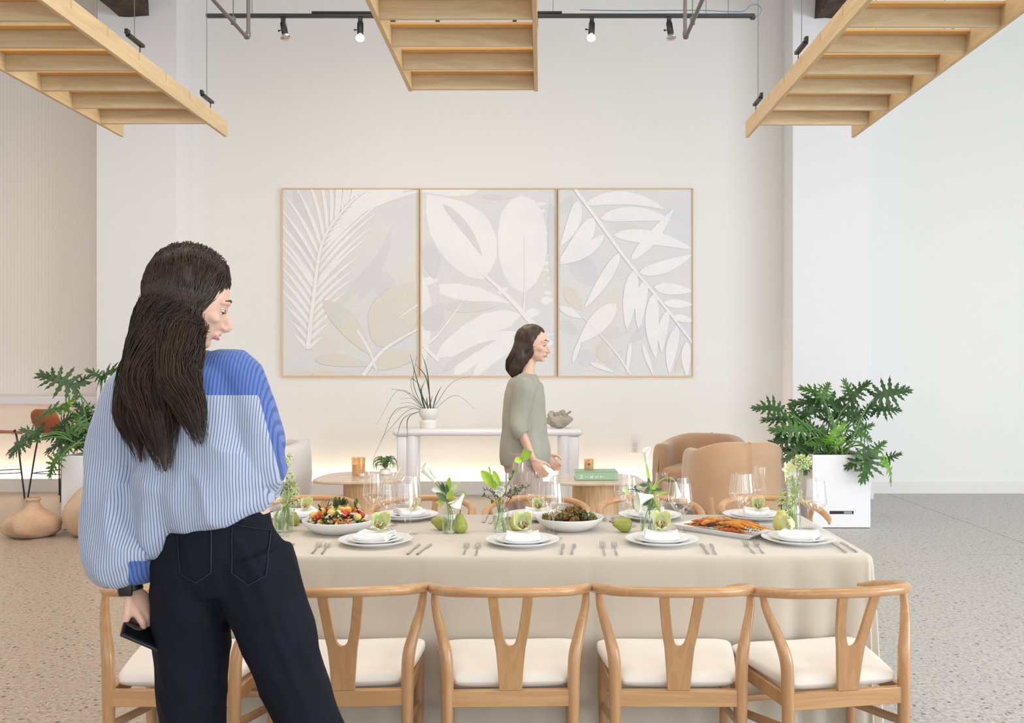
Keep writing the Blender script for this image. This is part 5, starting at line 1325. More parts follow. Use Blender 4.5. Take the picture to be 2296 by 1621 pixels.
# V1 left: straight glass of bundled stems
v, p = bottle('straight clear vase crammed with green stems beside the woman', 636, 1192, .044, .125, .03, True)
a = arrangement(p, 'flower_bunch', 'bunch of pale green star flowers in the left straight vase', 'flowers')
for i in range(15):
    x = 636+(i-7)*2.2; stalk(a, p, [(x-6+r5.uniform(-6, 6), 1188, r5.uniform(-.02, .02)), (x+r5.uniform(-4, 4), 1150, r5.uniform(-.02, .02)), (640+r5.uniform(-6, 12), 1118), (642+r5.uniform(-14, 22), 1080)], .0026)
for c, R, n, b_, mt in (((640, 1034), .034, 36, 0, M_bloomg), ((648, 1068), .026, 26, 3, M_bloomg), ((652, 1102), .034, 40, 4, M_bloomg), ((660, 1122), .028, 30, 6, M_bloomg), ((636, 1100), .028, 26, 0, M_fleaf)):
    cluster(a, p, c+(r5.uniform(-.02, .02),), R, n, mt, .0065, 'blossom', b_)
# V2
v, p = bottle('clear bottle vase holding a white calla lily by the upright pear', 1009, 1195, .033, .118, .022)
a = arrangement(p, 'flower_bunch', 'white calla lily with dark leaves in the bottle vase by the upright pear', 'flowers')
stalk(a, p, [(1003, 1190), (1006, 1150), (996, 1110), (975, 1080)], .0032); calla(a, p, (976, 1082), (948, 1048), .026)
stalk(a, p, [(1018, 1192), (1014, 1150), (1000, 1110), (985, 1085), (968, 1062), (964, 1054)], .0014, M_dstem, 'twig'); 
m = MB(); m.ball(W5(p, 962, 1053), .0075, 10, 8); obj('bud', m, M_bloomg, a); m = MB(); m.ball(W5(p, 975, 1070), .0045, 8, 6); obj('bud', m, M_bloomg, a)
stalk(a, p, [(1008, 1190), (1010, 1150), (1002, 1112), (1000, 1080)], .002, M_dstem, 'twig')
for q in [((998, 1102), (984, 1086), .018), ((1002, 1118), (976, 1106), .022), ((1003, 1110), (1000, 1084), .018), ((996, 1100), (990, 1080), .014), ((1006, 1125), (984, 1118), .012)]: leafp(a, p, q[0]+(0,), q[1]+(-.02,), q[2])
leafp(a, p, (1003, 1104, 0), (1008, 1068, -.02), .026, M_lime); leafp(a, p, (1004, 1120, -.01), (1014, 1098, -.03), .03, M_lime); leafp(a, p, (1012, 1100, 0), (1032, 1082, 0), .018, M_bloomg); leafp(a, p, (990, 1100, 0), (968, 1098, 0), .026, M_cream)
leafp(a, p, (992, 1122), (978, 1128), .014, M_lime); leafp(a, p, (994, 1126), (986, 1136), .012, M_lime)
stalk(a, p, [(1006, 1188), (1008, 1140), (1016, 1112), (1034, 1102), (1044, 1104), (1040, 1118), (1024, 1130), (1010, 1130)], .003)
calla(a, p, (1040, 1108, .0), (1022, 1134, .0), .03)
# V3
v, p = bottle('clear narrow necked bottle vase of twigs and anthurium blooms', 1123, 1191, .036, .122, .022)
a = arrangement(p, 'flower_bunch', 'lime anthurium blooms and leafy twigs in the middle bottle vase', 'flowers')
stalk(a, p, [(1110, 1188), (1120, 1150), (1122, 1120), (1108, 1095)], .003); stalk(a, p, [(1134, 1188), (1122, 1140), (1122, 1110), (1150, 1070), (1166, 1050), (1170, 1026)], .0028)
stalk(a, p, [(1130, 1188), (1124, 1150), (1123, 1105)], .0045)
def spathe(a_, b_, wd, c_=.5): leafp(a, p, a_, b_, wd, M_lime, c_, 'spathe')
spathe((1112, 1090, 0), (1074, 1057, -.03), .05, .3); spathe((1106, 1090, -.02), (1118, 1088, -.03), .04); spathe((1120, 1090, -.01), (1102, 1055, -.02), .03, .5); spathe((1100, 1062, 0), (1095, 1046, 0), .008)
spathe((1170, 1030, 0), (1152, 1036, -.02), .022, .2); spathe((1168, 1030, 0), (1195, 1012, -.01), .038, .5); spathe((1170, 1028, 0), (1152, 1037, -.04), .03, .2); spathe((1170, 1018, 0), (1180, 1000, 0), .008)
cluster(a, p, (1120, 1100, -.03), .016, 14, M_cream, .010)
for q in [[(1118, 1150), (1112, 1120), (1098, 1100), (1084, 1098)], [(1120, 1150), (1122, 1118), (1150, 1104), (1172, 1100)], [(1124, 1150), (1132, 1116), (1152, 1098), (1178, 1092), (1190, 1084)], [(1120, 1150), (1134, 1100), (1148, 1070), (1150, 1056)], [(1120, 1150), (1110, 1126), (1090, 1114), (1082, 1112)], [(1124, 1150), (1138, 1120), (1144, 1112), (1146, 1122)], [(1126, 1150), (1150, 1110), (1170, 1096), (1172, 1084)], [(1120, 1150), (1116, 1118), (1108, 1104)]]:
    sprig(a, p, q, 9, .017)
# V4
v, p = bottle('wide clear bottle vase with calla lilies left of the nearest glass pair', 1460, 1194, .048, .118, .04)
a = arrangement(p, 'flower_bunch', 'white calla lilies and dark twigs in the wide bottle vase', 'flowers')
stalk(a, p, [(1454, 1190), (1458, 1140), (1459, 1100), (1452, 1060)], .003); leafp(a, p, (1458, 1092), (1447, 1040), .014, M_lime); calla(a, p, (1450, 1050), (1448, 1008), .018)
stalk(a, p, [(1440, 1190), (1450, 1150), (1466, 1110), (1474, 1084), (1492, 1072), (1508, 1074), (1516, 1084)], .003); calla(a, p, (1514, 1080), (1520, 1112), .02)
stalk(a, p, [(1476, 1190), (1478, 1150), (1464, 1115), (1460, 1112)], .0055); calla(a, p, (1464, 1112, -.01), (1426, 1120, -.04), .042)
stalk(a, p, [(1455, 1190), (1457, 1150), (1450, 1120), (1452, 1092), (1449, 1083)], .0016, M_dstem, 'twig'); stalk(a, p, [(1460, 1190), (1456, 1160), (1450, 1110), (1425, 1098), (1408, 1098)], .0014, M_dstem, 'twig')
for q in [((1450, 1088), (1434, 1088), .018), ((1454, 1092), (1446, 1112), .020), ((1424, 1096), (1436, 1113), .018), ((1424, 1096), (1424, 1088), .01), ((1458, 1095), (1452, 1072), .016), ((1456, 1098), (1484, 1098), .014), ((1458, 1118), (1443, 1132), .026), ((1460, 1116), (1456, 1142), .028), ((1462, 1100), (1458, 1120), .016), ((1464, 1092), (1470, 1080), .012)]: leafp(a, p, q[0], q[1], q[2])
leafp(a, p, (1408, 1098), (1394, 1098), .024, M_bloomg); leafp(a, p, (1408, 1098), (1402, 1110), .02, M_bloomg); leafp(a, p, (1462, 1104), (1470, 1080), .014, M_lime); leafp(a, p, (1470, 1108), (1496, 1104), .012, M_lime); leafp(a, p, (1470, 1160), (1478, 1132), .02, M_lime)
m = MB(); m.ball(W5(p, 1420, 1083), .004, 8, 6); obj('bud', m, M_bloomg, a)
# V5
v, p = bottle('clear vase of green stems behind the right end of the table', 1778, 1184, .034, .125, .03)
a = arrangement(p, 'flower_bunch', 'tall bunch with a green carnation and orchid in the right vase', 'flowers')
for i in range(10): stalk(a, p, [(1768+i*2, 1180, r5.uniform(-.02, .02)), (1770+i*1.6, 1140), (1776+r5.uniform(-8, 8), 1100), (1772+r5.uniform(-12, 14), 1060)], .0026)
stalk(a, p, [(1780, 1180), (1782, 1120), (1796, 1070), (1798, 1040)], .0032)
cluster(a, p, (1799, 1036, 0), .036, 90, M_bloomg, .009, 'carnation_bloom', 0, .65)
for c, R, n, b_ in (((1762, 1112, 0), .030, 34, 6), ((1766, 1136, -.02), .024, 26, 4), ((1776, 1080, 0), .028, 30, 4), ((1786, 1110, .01), .03, 30, 2), ((1752, 1128, 0), .02, 20, 5)):
    cluster(a, p, c, R, n, M_bloomg, .0065, 'blossom', b_)
for q in (((1768, 1054), (1768, 1034)), ((1768, 1054), (1750, 1054)), ((1768, 1056), (1788, 1044)), ((1768, 1056), (1760, 1072)), ((1768, 1056), (1776, 1068))): leafp(a, p, q[0]+(-.02,), q[1]+(-.04,), .022, M_orch, .3, 'orchid_petal')
# ------------------------------------------------------------------ people
from mathutils.bvhtree import BVHTree
M_skin = mat('skin', srgb(222, 180, 158), .5, sss=.12, bump=(180, .08, .001))
M_lip = mat('lip', srgb(186, 104, 100), .4)
M_eye = mat('eye_white', srgb(236, 232, 228), .15)
M_iris = mat('iris_brown', srgb(66, 44, 32), .1)
M_brow = mat('eyebrow_hair', srgb(60, 42, 34), .7)
M_hair = mat('dark_brown_hair', srgb(46, 33, 27), .45, spec=.4, var=(14, srgb(70, 50, 40), .2))
M_nail = mat('nail', srgb(226, 190, 180), .3)
def stripes(name, base, line, scale, rough=.8, w_=.72):
    m = mat(name, base, rough, sheen=.2); nt = m.node_tree; N = nt.nodes; L = nt.links
    tc = N.new('ShaderNodeTexCoord'); wv = N.new('ShaderNodeTexWave'); wv.bands_direction = 'X'; wv.inputs['Scale'].default_value = scale
    wv.inputs['Distortion'].default_value = .6; wv.inputs['Detail'].default_value = 1; wv.inputs['Detail Scale'].default_value = .15
    L.new(tc.outputs['Object'], wv.inputs['Vector'])
    r = N.new('ShaderNodeValToRGB'); r.color_ramp.elements[0].position = w_-.08; r.color_ramp.elements[1].position = w_+.08
    r.color_ramp.elements[0].color = base; r.color_ramp.elements[1].color = line
    L.new(wv.outputs['Fac'], r.inputs[0]); L.new(r.outputs[0], N['Principled BSDF'].inputs['Base Color']); return m
M_shirt = stripes('pinstripe_with_blue_yoke', srgb(176, 187, 210), srgb(112, 121, 146), 46, w_=.74)
def add_yoke(m):
    nt = m.node_tree; N = nt.nodes; L = nt.links; b = N['Principled BSDF']; base = b.inputs['Base Color'].links[0].from_socket
    tc = N.new('ShaderNodeTexCoord'); wv = N.new('ShaderNodeTexWave'); wv.bands_direction = 'X'; wv.inputs['Scale'].default_value = 36
    wv.inputs['Distortion'].default_value = .6; L.new(tc.outputs['Object'], wv.inputs['Vector'])
    r = N.new('ShaderNodeValToRGB'); r.color_ramp.elements[0].position = .58; r.color_ramp.elements[1].position = .74
    r.color_ramp.elements[0].color = srgb(84, 114, 182); r.color_ramp.elements[1].color = srgb(60, 84, 146); L.new(wv.outputs['Fac'], r.inputs[0])
    at = N.new('ShaderNodeAttribute'); at.attribute_name = 'yoke'; gt = N.new('ShaderNodeMath'); gt.operation = 'GREATER_THAN'; gt.inputs[1].default_value = 0
    L.new(at.outputs['Fac'], gt.inputs[0]); mx = N.new('ShaderNodeMix'); mx.data_type = 'RGBA'
    L.new(gt.outputs[0], mx.inputs[0]); L.new(base, mx.inputs[6]); L.new(r.outputs[0], mx.inputs[7]); L.new(mx.outputs[2], b.inputs['Base Color'])
add_yoke(M_shirt)
M_jeans = mat('dark_navy_denim', srgb(15, 17, 25), .85, spec=.2, bump=(500, .3, .0008), var=(8, srgb(21, 25, 38), .25))
M_stitch = mat('denim_stitch', srgb(30, 34, 48), .8)
M_blouse = mat('sage_grey_blouse', srgb(150, 154, 142), .8, var=(5, srgb(168, 164, 150), .2))
M_trouser = mat('dusty_mauve_trouser', srgb(178, 158, 150), .8)
M_shoe = mat('black_shoe', srgb(24, 24, 26), .4)
def bake(mb, voxel, smooth=6, fold=None):
    me = mb.mesh('tmp'); o = bpy.data.objects.new('tmp', me); COL.objects.link(o)
    md = o.modifiers.new('r', 'REMESH'); md.mode = 'VOXEL'; md.voxel_size = voxel
    md = o.modifiers.new('s', 'SMOOTH'); md.iterations = smooth; md.factor = .5
    dg = bpy.context.evaluated_depsgraph_get(); out = bpy.data.meshes.new_from_object(o.evaluated_get(dg))
    bpy.data.objects.remove(o); bpy.data.meshes.remove(me)
    if fold:
        n = len(out.vertices); co = np.empty(n*3, 'f'); nr_ = np.empty(n*3, 'f'); out.vertices.foreach_get('co', co); out.vertices.foreach_get('normal', nr_)
        co = co.reshape(-1, 3); nr_ = nr_.reshape(-1, 3)
        d = np.array([fold(V(c)) for c in co])[:, None]; co = co+nr_*d
        out.vertices.foreach_set('co', co.ravel()); out.update()
    return out
def hand(m, wr, d, n, side, c=(.35, .5, .35), sc=1.0, th_in=.4):
    """wrist, finger direction, palm-facing normal, direction to the thumb"""
    d = d.normalized(); n = (n-d*n.dot(d)).normalized(); s = (side-d*side.dot(d)-n*side.dot(n)).normalized()
    tips = []
    for off, L, r in ((.030, .068, .0082), (.010, .078, .0086), (-.010, .072, .0082), (-.029, .056, .0074)):
        k = wr+d*.088*sc+s*off*sc-n*.002
        m.tube([wr+s*off*.35*sc-d*.01, wr+d*.05*sc+s*off*.85*sc, k], [(.012*sc, .012*sc), (.0125*sc, .0125*sc), (.0105*sc, .0105*sc)], 8, up=n)
        p = k; a = 0; pts = [k]
        for fr, cc in zip((.46, .31, .27), c):
            a += cc; p = p+(d*math.cos(a)+n*math.sin(a))*L*fr*sc; pts.append(p.copy())
        m.tube(pts, [r*1.1*sc, r*1.05*sc, r*.95*sc, r*.8*sc], 8, sub=2); m.ball(pts[-1], r*.82*sc, 8, 6); tips.append((pts[-1], (pts[-1]-pts[-2]).normalized()))
    m.ball(wr+d*.045*sc, (.036*sc, .036*sc, .036*sc), 10, 8, R=Matrix((s*.95, d*1.3, n*.42)).transposed())
    b0 = wr+d*.018*sc+s*.022*sc; b1 = wr+d*.048*sc+s*.046*sc+n*.008; b2 = b1+(d*.75+s*.45+n*th_in).normalized()*.034*sc; b3 = b2+(d*.95+s*.0+n*th_in).normalized()*.028*sc
    m.tube([wr+s*.01, b0, b1, b2, b3], [.012*sc, .0135*sc, .0115*sc, .010*sc, .008*sc], 8, sub=2); m.ball(b3, .0082*sc, 8, 6)
    return tips
def head(m, c, f, u, s_=1.0):
    """face towards f; returns basis"""
    f = f.normalized(); u = (u-f*u.dot(f)).normalized(); sd = f.cross(u)
    R = Matrix((f, sd, u)).transposed()
    def fn(d):
        k = 1.0; a, b_, z = d
        if z < 0 and a < .2: k *= 1-.30*min(1, -z)*(.2-a)/1.2*1.6
        if a > 0 and z < -.3: k *= 1-.04*(-z-.3)
        return k
    m.ball(c+u*.012*s_, (.097*s_, .074*s_, .108*s_), 28, 20, fn=fn, R=R)
    def q(a, b_, z): return c+(f*a+sd*b_+u*z)*s_
    m.ball(q(.030, 0, -.055), (.062*s_, .055*s_, .058*s_), 18, 12, R=R)           # jaw
    m.ball(q(.052, 0, -.028), (.046*s_, .054*s_, .052*s_), 18, 12, R=R)
    m.ball(q(.070, 0, -.094), (.020*s_, .022*s_, .018*s_), 12, 8, R=R)            # chin
    m.tube([q(.092, 0, .012), q(.104, 0, -.012), q(.117, 0, -.032), q(.104, 0, -.042), q(.088, 0, -.044)], [(.008*s_, .008*s_), (.009*s_, .009*s_), (.0125*s_, .011*s_), (.012*s_, .008*s_), (.01*s_, .006*s_)], 10, sub=3)
    for k in (-1, 1):
        m.ball(q(.104, k*.010, -.039), .0075*s_, 8, 6)
        m.tube([q(.094, k*.012, .026), q(.088, k*.034, .030), q(.070, k*.054, .022)], [.008*s_, .0085*s_, .007*s_], 8, sub=2)      # brow ridge
        m.ball(q(.066, k*.042, -.024), (.022*s_, .018*s_, .016*s_), 10, 8, R=R)  # cheek
        m.ball(q(-.004, k*.073, -.010), (.017*s_, .007*s_, .030*s_), 12, 10, R=R) # ear
        m.tube([q(-.008, k*.078, .014), q(-.016, k*.081, .004), q(-.014, k*.080, -.014), q(-.004, k*.076, -.032)], [.004*s_]*4, 8, sub=2)
    m.tube([q(.088, -.022, -.064), q(.0985, -.008, -.0605), q(.0985, .008, -.0605), q(.088, .022, -.064)], [.003*s_, .0055*s_, .0055*s_, .003*s_], 8, sub=2)
    m.tube([q(.087, -.020, -.066), q(.096, 0, -.0725), q(.087, .020, -.066)], [.003*s_, .0062*s_, .003*s_], 8, sub=3)
    return q, R
def face_parts(t, q, R, s_=1.0):
    for k in (-1, 1):
        m = MB(); m.ball(q(.076, k*.031, .002), .0125*s_, 14, 10); e = obj('eye', m, M_eye, t)
        m = MB(); m.ball(q(.0835, k*.0325, -.001), .0062*s_, 12, 8); obj('iris', m, M_iris, e)
        m = MB(); m.tube([q(.098, k*.012, .030), q(.096, k*.032, .037), q(.080, k*.052, .030)], [(.001, .0022), (.0015, .0034), (.001, .0014)], 6, sub=4); obj('eyebrow', m, M_brow, t)
        m = MB(); m.tube([q(.0925, k*.018, .004), q(.0905, k*.032, .009), q(.079, k*.047, .004)], [(.0028, .0018)], 6, sub=4); obj('eyelid', m, M_skin, t)
        m = MB(); m.tube([q(.094, k*.018, .001), q(.0925, k*.032, -.001), q(.080, k*.048, -.001)], [(.0018, .001)], 6, sub=4); obj('eyelash', m, M_brow, t)
    for z, r in ((-.0605, .0035), (-.0722, .004)):
        m = MB(); m.tube([q(.0905, -.019, z-.003), q(.1015, -.006, z), q(.1015, .006, z), q(.0905, .019, z-.003)], [(.001, .001), (.0028, r), (.0028, r), (.001, .001)], 8, sub=4); obj('lip', m, M_lip, t)

# ---- the woman in front, seen from behind, leaning to the left and looking down to her right
D0 = 2.5
def w5(px, py, dy=0.0): return pt(px, py, D0+dy)
wt = thing('person', 'woman from behind in pale blue striped shirt and dark jeans holding a phone', 'person', (w5(500, 1250).x, D0, 0))
Wm = Matrix.Translation(-V(wt.location))
body = MB()
q, R = head(body, w5(428, 676, .02), V((.86, .40, -.34)), V((.30, .12, .94)), 1.0)
body.tube([q(-.02, 0, -.05), w5(408, 775, .0), w5(412, 820, .0)], [(.050, .054), (.050, .052), (.062, .058)], 16, up=(0, 1, 0), sub=3)
body.tube([w5(412, 815), w5(420, 880), w5(440, 980), w5(470, 1090), w5(495, 1180)], [(.06, .055), (.15, .08), (.13, .085), (.12, .085), (.14, .095)], 20, up=(0, 1, 0), sub=3)
Ls, Le, Lw = w5(300, 850), w5(245, 1075, -.03), w5(293, 1322, -.06)
Rs, Re, Rw = w5(535, 838), w5(585, 1030, .06), w5(525, 1100, .32)
for a, b_, c_ in ((Ls, Le, Lw), (Rs, Re, Rw)):
    body.tube([w5(415, 850), a, a.lerp(b_, .5), b_, b_.lerp(c_, .4), c_], [.05, .046, .042, .036, .033, .023], 12, sub=3)
for h_, k_, a_ in ((w5(435, 1270), w5(430, 1560, -.02), w5(440, 1955, .04)), (w5(560, 1270), w5(668, 1560, .0), w5(800, 1945, .10))):
    body.tube([w5(500, 1210), h_, h_.lerp(k_, .5), k_, k_.lerp(a_, .35), a_], [.10, .08, .062, .046, .046, .032], 14, sub=3)
hd = (w5(352, 1402, -.04)-Lw)
hand(body, Lw, hd, V((.35, .25, -.9)), V((.35, -.75, .1)), (.75, .75, .55), 1.0, .9)
hand(body, Rw, V((-.3, .9, -.15)), V((-.2, 0, -1)), V((-1, 0, 0)), (.3, .3, .2), 1.0, .4)
me = bake(body, .0042, 3); me.transform(Wm); obj('body', me, M_skin, wt, ang=180)
qq = lambda a, b_, z: q(a, b_, z)-V(wt.location)
face_parts(wt, qq, R)
def shoe(t, a, off, mt, d=V((.2, 1, 0))):
    d = d.normalized(); m = MB(); p = V((a.x, a.y, 0))-off
    m.tube([p+d*-.075+V((0, 0, .045)), p+d*-.04+V((0, 0, .05)), p+d*.05+V((0, 0, .04)), p+d*.13+V((0, 0, .028)), p+d*.175+V((0, 0, .022))], [(.03, .042), (.038, .046), (.042, .038), (.042, .026), (.02, .016)], 14, up=(0, 0, 1), sub=4)
    obj('shoe', m, mt, t)
shoe(wt, w5(440, 1955, .04), V(wt.location), M_shoe); shoe(wt, w5(800, 1945, .10), V(wt.location), M_shoe, V((.5, 1, 0)))
# shirt
sh = MB()
sh.tube([w5(500, 1172), w5(492, 1150), w5(470, 1090), w5(448, 1000), w5(434, 920), w5(424, 850), w5(418, 806), w5(414, 786)],
        [(.128, .108), (.150, .128), (.178, .148), (.178, .140), (.182, .128), (.168, .112), (.10, .085), (.066, .066)], 26, up=(0, 1, 0), sub=3)
sh.tube([w5(450, 850), w5(520, 838, -.0), w5(556, 900, .0), w5(582, 975, .0), w5(590, 1040, .02), w5(578, 1085, .10), w5(560, 1092, .22)], [(.085, .08), (.082, .08), (.078, .085), (.074, .09), (.066, .088), (.055, .07), (.042, .045)], 18, up=(0, 1, 0), sub=3)
sh.tube([w5(390, 860), w5(310, 862, -.0), w5(278, 930, -.01), w5(262, 1020, -.02), w5(258, 1100, -.03), w5(268, 1190, -.04), w5(283, 1262, -.05), w5(292, 1284, -.055), w5(293, 1296, -.055)],
        [(.085, .08), (.078, .08), (.072, .08), (.072, .08), (.076, .082), (.084, .086), (.088, .085), (.062, .06), (.036, .036)], 18, up=(0, 1, 0), sub=3)
sh.tube([w5(392, 1000, -.0), w5(372, 1090, -.02), w5(370, 1180, 0), w5(398, 1236, .02)], [(.08, .12), (.082, .12), (.070, .11), (.040, .09)], 14, up=(0, 1, 0), sub=3)   # loose shirt tail billowing on the left
sh.tube([w5(380, 812, -.03), w5(412, 800, -.075), w5(446, 806, -.03), w5(440, 800, .05), w5(400, 795, .06), w5(380, 812, -.03)], [(.014, .024)], 8, up=(0, 0, 1), sub=4) # collar
def fold1(c):
    p = V((c.x*6.5+c.z*2.5, c.y*6, c.z*3.2-c.x*3)); n = noise.noise(p); r_ = 1-abs(noise.noise(p*1.4+V((5, 2, 1))))*2.2
    low = max(0, min(1, (1.36-c.z)/.2))
    return .030*n*(.4+.6*low)+.017*r_*(.3+.7*low)-.010
me = bake(sh, .0055, 6, fold1)
me.materials.append(M_shirt)
at = me.attributes.new('yoke', 'FLOAT', 'POINT'); vals = []
for v_ in me.vertices:
    c = v_.co; px = VX+c.x*FPX/c.y; py = VY+(EYE-c.z)*FPX/c.y
    vals.append(max(min(886-py, px-300), min(px-(570+(py-850)*.27), 1075-py), min(py-1258, px-288)))
at.data.foreach_set('value', vals)
me.transform(Wm); o = link('shirt', me, wt); me.shade_smooth()
# jeans
jn = MB()
jn.tube([w5(506, 1136), w5(505, 1160), w5(498, 1215), w5(492, 1275), w5(492, 1320)], [(.112, .092), (.128, .105), (.172, .130), (.186, .138), (.15, .12)], 24, up=(0, 1, 0), sub=3)
jn.tube([w5(430, 1250, -.01), w5(428, 1330, -.01), w5(430, 1420, 0), w5(432, 1520, .0), w5(434, 1640, .01), w5(438, 1800, .02), w5(440, 1985, .04)], [(.105, .125), (.103, .115), (.098, .105), (.090, .095), (.086, .09), (.095, .10), (.112, .115)], 20, up=(0, 1, 0), sub=3)
jn.tube([w5(562, 1240, -.01), w5(585, 1325, -.01), w5(622, 1420, -.01), w5(655, 1520, .0), w5(700, 1640, .02), w5(752, 1800, .06), w5(806, 1975, .10)], [(.108, .125), (.108, .118), (.098, .108), (.090, .095), (.083, .09), (.092, .10), (.110, .115)], 20, up=(0, 1, 0), sub=3)
def fold2(c):
    p = V((c.x*5, c.y*5, c.z*4+c.x*6)); return .007*noise.noise(p*1.3)+.004*(1-abs(noise.noise(p*2.4))*3)
me = bake(jn, .0085, 5, fold2); bv = BVHTree.FromPolygons([v.co for v in me.vertices], [p.vertices[:] for p in me.polygons])
me.transform(Wm); obj('jeans', me, M_jeans, wt, ang=180)
def onjeans(px, py, off=.0025):
    d = pt(px, py, 1)-V((0, 0, EYE)); h_ = bv.ray_cast(V((0, 0, EYE)), d.normalized())
    return (h_[0]+h_[1]*off-V(wt.location)) if h_[0] else None
for quad_ in (((520, 1176), (606, 1190), (596, 1290), (556, 1312), (520, 1284)), ((400, 1196), (474, 1182), (474, 1284), (440, 1306), (404, 1286))):
    pts = [];
    for i in range(5):
        a, b_ = quad_[i], quad_[(i+1) % 5]
        for k in range(8): pts.append(onjeans(a[0]+(b_[0]-a[0])*k/8, a[1]+(b_[1]-a[1])*k/8))
    pts = [p for p in pts if p is not None]; m = MB(); m.tube(pts+[pts[0]], [(.0022, .0012)], 5, caps=False); obj('pocket_seam', m, M_stitch, wt)
pts = [onjeans(*p) for p in ((408, 1160), (450, 1166), (500, 1170), (550, 1164), (600, 1156))]; pts = [p for p in pts if p is not None]
m = MB(); m.tube(smooth_path(pts, 5), [(.0022, .0012)], 5); obj('waist_seam', m, M_stitch, wt)
# hair: solid mass then fine locks
Hc = q(-.020, 0, .030)
hm = MB(); hm.ball(Hc, (.112, .094, .112), 26, 18, R=R, fn=lambda d: 1-.35*max(0, d[0]-.35)*max(0, .55-d[2])*1.6)
g1 = [q(-.02, .01, .02), w5(388, 700, -.01), w5(362, 780, -.04), w5(338, 855, -.09), w5(352, 935, -.13), w5(372, 1060, -.16)]
g2 = [q(-.02, .03, .03), w5(392, 730, -.03), w5(396, 790, -.07), w5(400, 850, -.12), w5(424, 905, -.15), w5(452, 1000, -.17)]
g3 = [q(-.03, .01, .0), w5(384, 730, .0), w5(326, 830, -.03), w5(300, 920, -.07), w5(318, 1040, -.13)]
r1, r2, r3 = [.050, .080, .074, .062, .044, .006], [.045, .074, .058, .046, .030, .005], [.035, .055, .052, .038, .006]
for g, r in ((g1, r1), (g2, r2), (g3, r3)): hm.tube(g, r, 16, sub=4)
def fh(c): return .007*noise.noise(V((c.x*22, c.y*22, c.z*5)))+.004*noise.noise(V((c.x*60, c.y*60, c.z*9)))
me = bake(hm, .007, 4, fh); me.transform(Wm); hair = obj('hair', me, M_hair, wt, ang=180)
rh = random.Random(5); m = MB()
for i in range(2200):
    g, r = rh.choice(((g1, r1), (g1, r1), (g2, r2), (g2, r2), (g3, r3)))
    P = smooth_path(g, 5); N_ = len(P); th0 = rh.uniform(0, 2*PI); k0 = rh.uniform(.93, 1.10); ph = rh.uniform(0, 6); pts = []
    t0 = rh.uniform(.02, .35); t1 = rh.uniform(.68, 1.0)
    for j in range(14):
        tt_ = t0+(t1-t0)*j/13; x = tt_*(N_-1); i0 = min(int(x), N_-2); p = P[i0].lerp(P[i0+1], x-i0); T_ = (P[i0+1]-P[i0]).normalized()
        a = V((0, 1, 0)); a = (a-T_*a.dot(T_)).normalized(); b_ = T_.cross(a); rr = interp(r, tt_)*k0+.004+.006*math.sin(14*tt_+ph)+.014*max(0, tt_-.6)*k0; tw = th0+.5*tt_+.22*math.sin(9*tt_+ph)
        pts.append(p+(a*math.cos(tw)+b_*math.sin(tw))*rr-V(wt.location))
    m.tube(pts, [.0005, .0014, .0013, .0003], 3, caps=False)
for i in range(1900):   # locks sweeping from the parting over the skull into the fall
    g, r = rh.choice(((g1, r1), (g2, r2), (g2, r2), (g3, r3)))
    P = smooth_path(g, 5); N_ = len(P); th0 = rh.uniform(0, 2*PI); t0 = .30; k0 = rh.uniform(.98, 1.08)
    def gp(tt_):
        x = tt_*(N_-1); i0 = min(int(x), N_-2); p = P[i0].lerp(P[i0+1], x-i0); T_ = (P[i0+1]-P[i0]).normalized()
        a = V((0, 1, 0)); a = (a-T_*a.dot(T_)).normalized(); b_ = T_.cross(a); rr = interp(r, tt_)*k0+.004
        return p+(a*math.cos(th0+.5*tt_)+b_*math.sin(th0+.5*tt_))*rr
    A = gp(t0); dl = R.transposed() @ (A-Hc); dl.normalize()
    if dl.x > .35 and dl.z < .4: continue
    s0 = V((rh.uniform(-.9, .55), rh.uniform(-.3, .12), 1)).normalized(); pts = []
    for k in (0, .2, .4, .6, .78):
        d = s0.lerp(V((dl.x, dl.y, dl.z)), k).normalized(); f_ = (1-.35*max(0, d[0]-.35)*max(0, .55-d[2])*1.6)*(1.03+.02*k0)
        pts.append(Hc+R @ V((d[0]*.112*f_, d[1]*.094*f_, d[2]*.112*f_)))
    pts += [A, gp(.38), gp(.5), gp(.62)]
    pts = [q_-V(wt.location) for q_ in smooth_path(pts, 2)]
    m.tube(pts, [.0006, .0014, .0014, .0005], 3, caps=False)
o = obj('lock', m, M_hair, hair, ang=180)
o['kind'] = 'stuff'
m = MB(); e0 = qq(-.002, -.080 if False else .080, -.040); m.lathe([(.006, -.0015), (.0085, -.0015), (.0085, .0015), (.006, .0015), (.006, -.0015)], 14, Matrix.Translation(e0) @ Matrix.Rotation(PI/2, 4, 'Y')); obj('earring', m, mat('gold', srgb(212, 175, 95), .2, metal=1), wt)
# watch
wd_ = (Lw-Le).normalized(); m = MB(); c0 = Lw-V(wt.location)-wd_*.012; m.tube([c0-wd_*.016, c0-wd_*.014, c0+wd_*.014, c0+wd_*.016], [.0285, .0305, .0305, .0285], 20, caps=False); 
wa = obj('wrist_watch', m, M_black, wt, thick=.003)
m = MB(); rbox(m, 0, 0, 0, .018, .006, .021, .005, 3, Matrix.Translation(c0+V((.004, -.034, 0)))); obj('watch_case', m, M_black, wa)
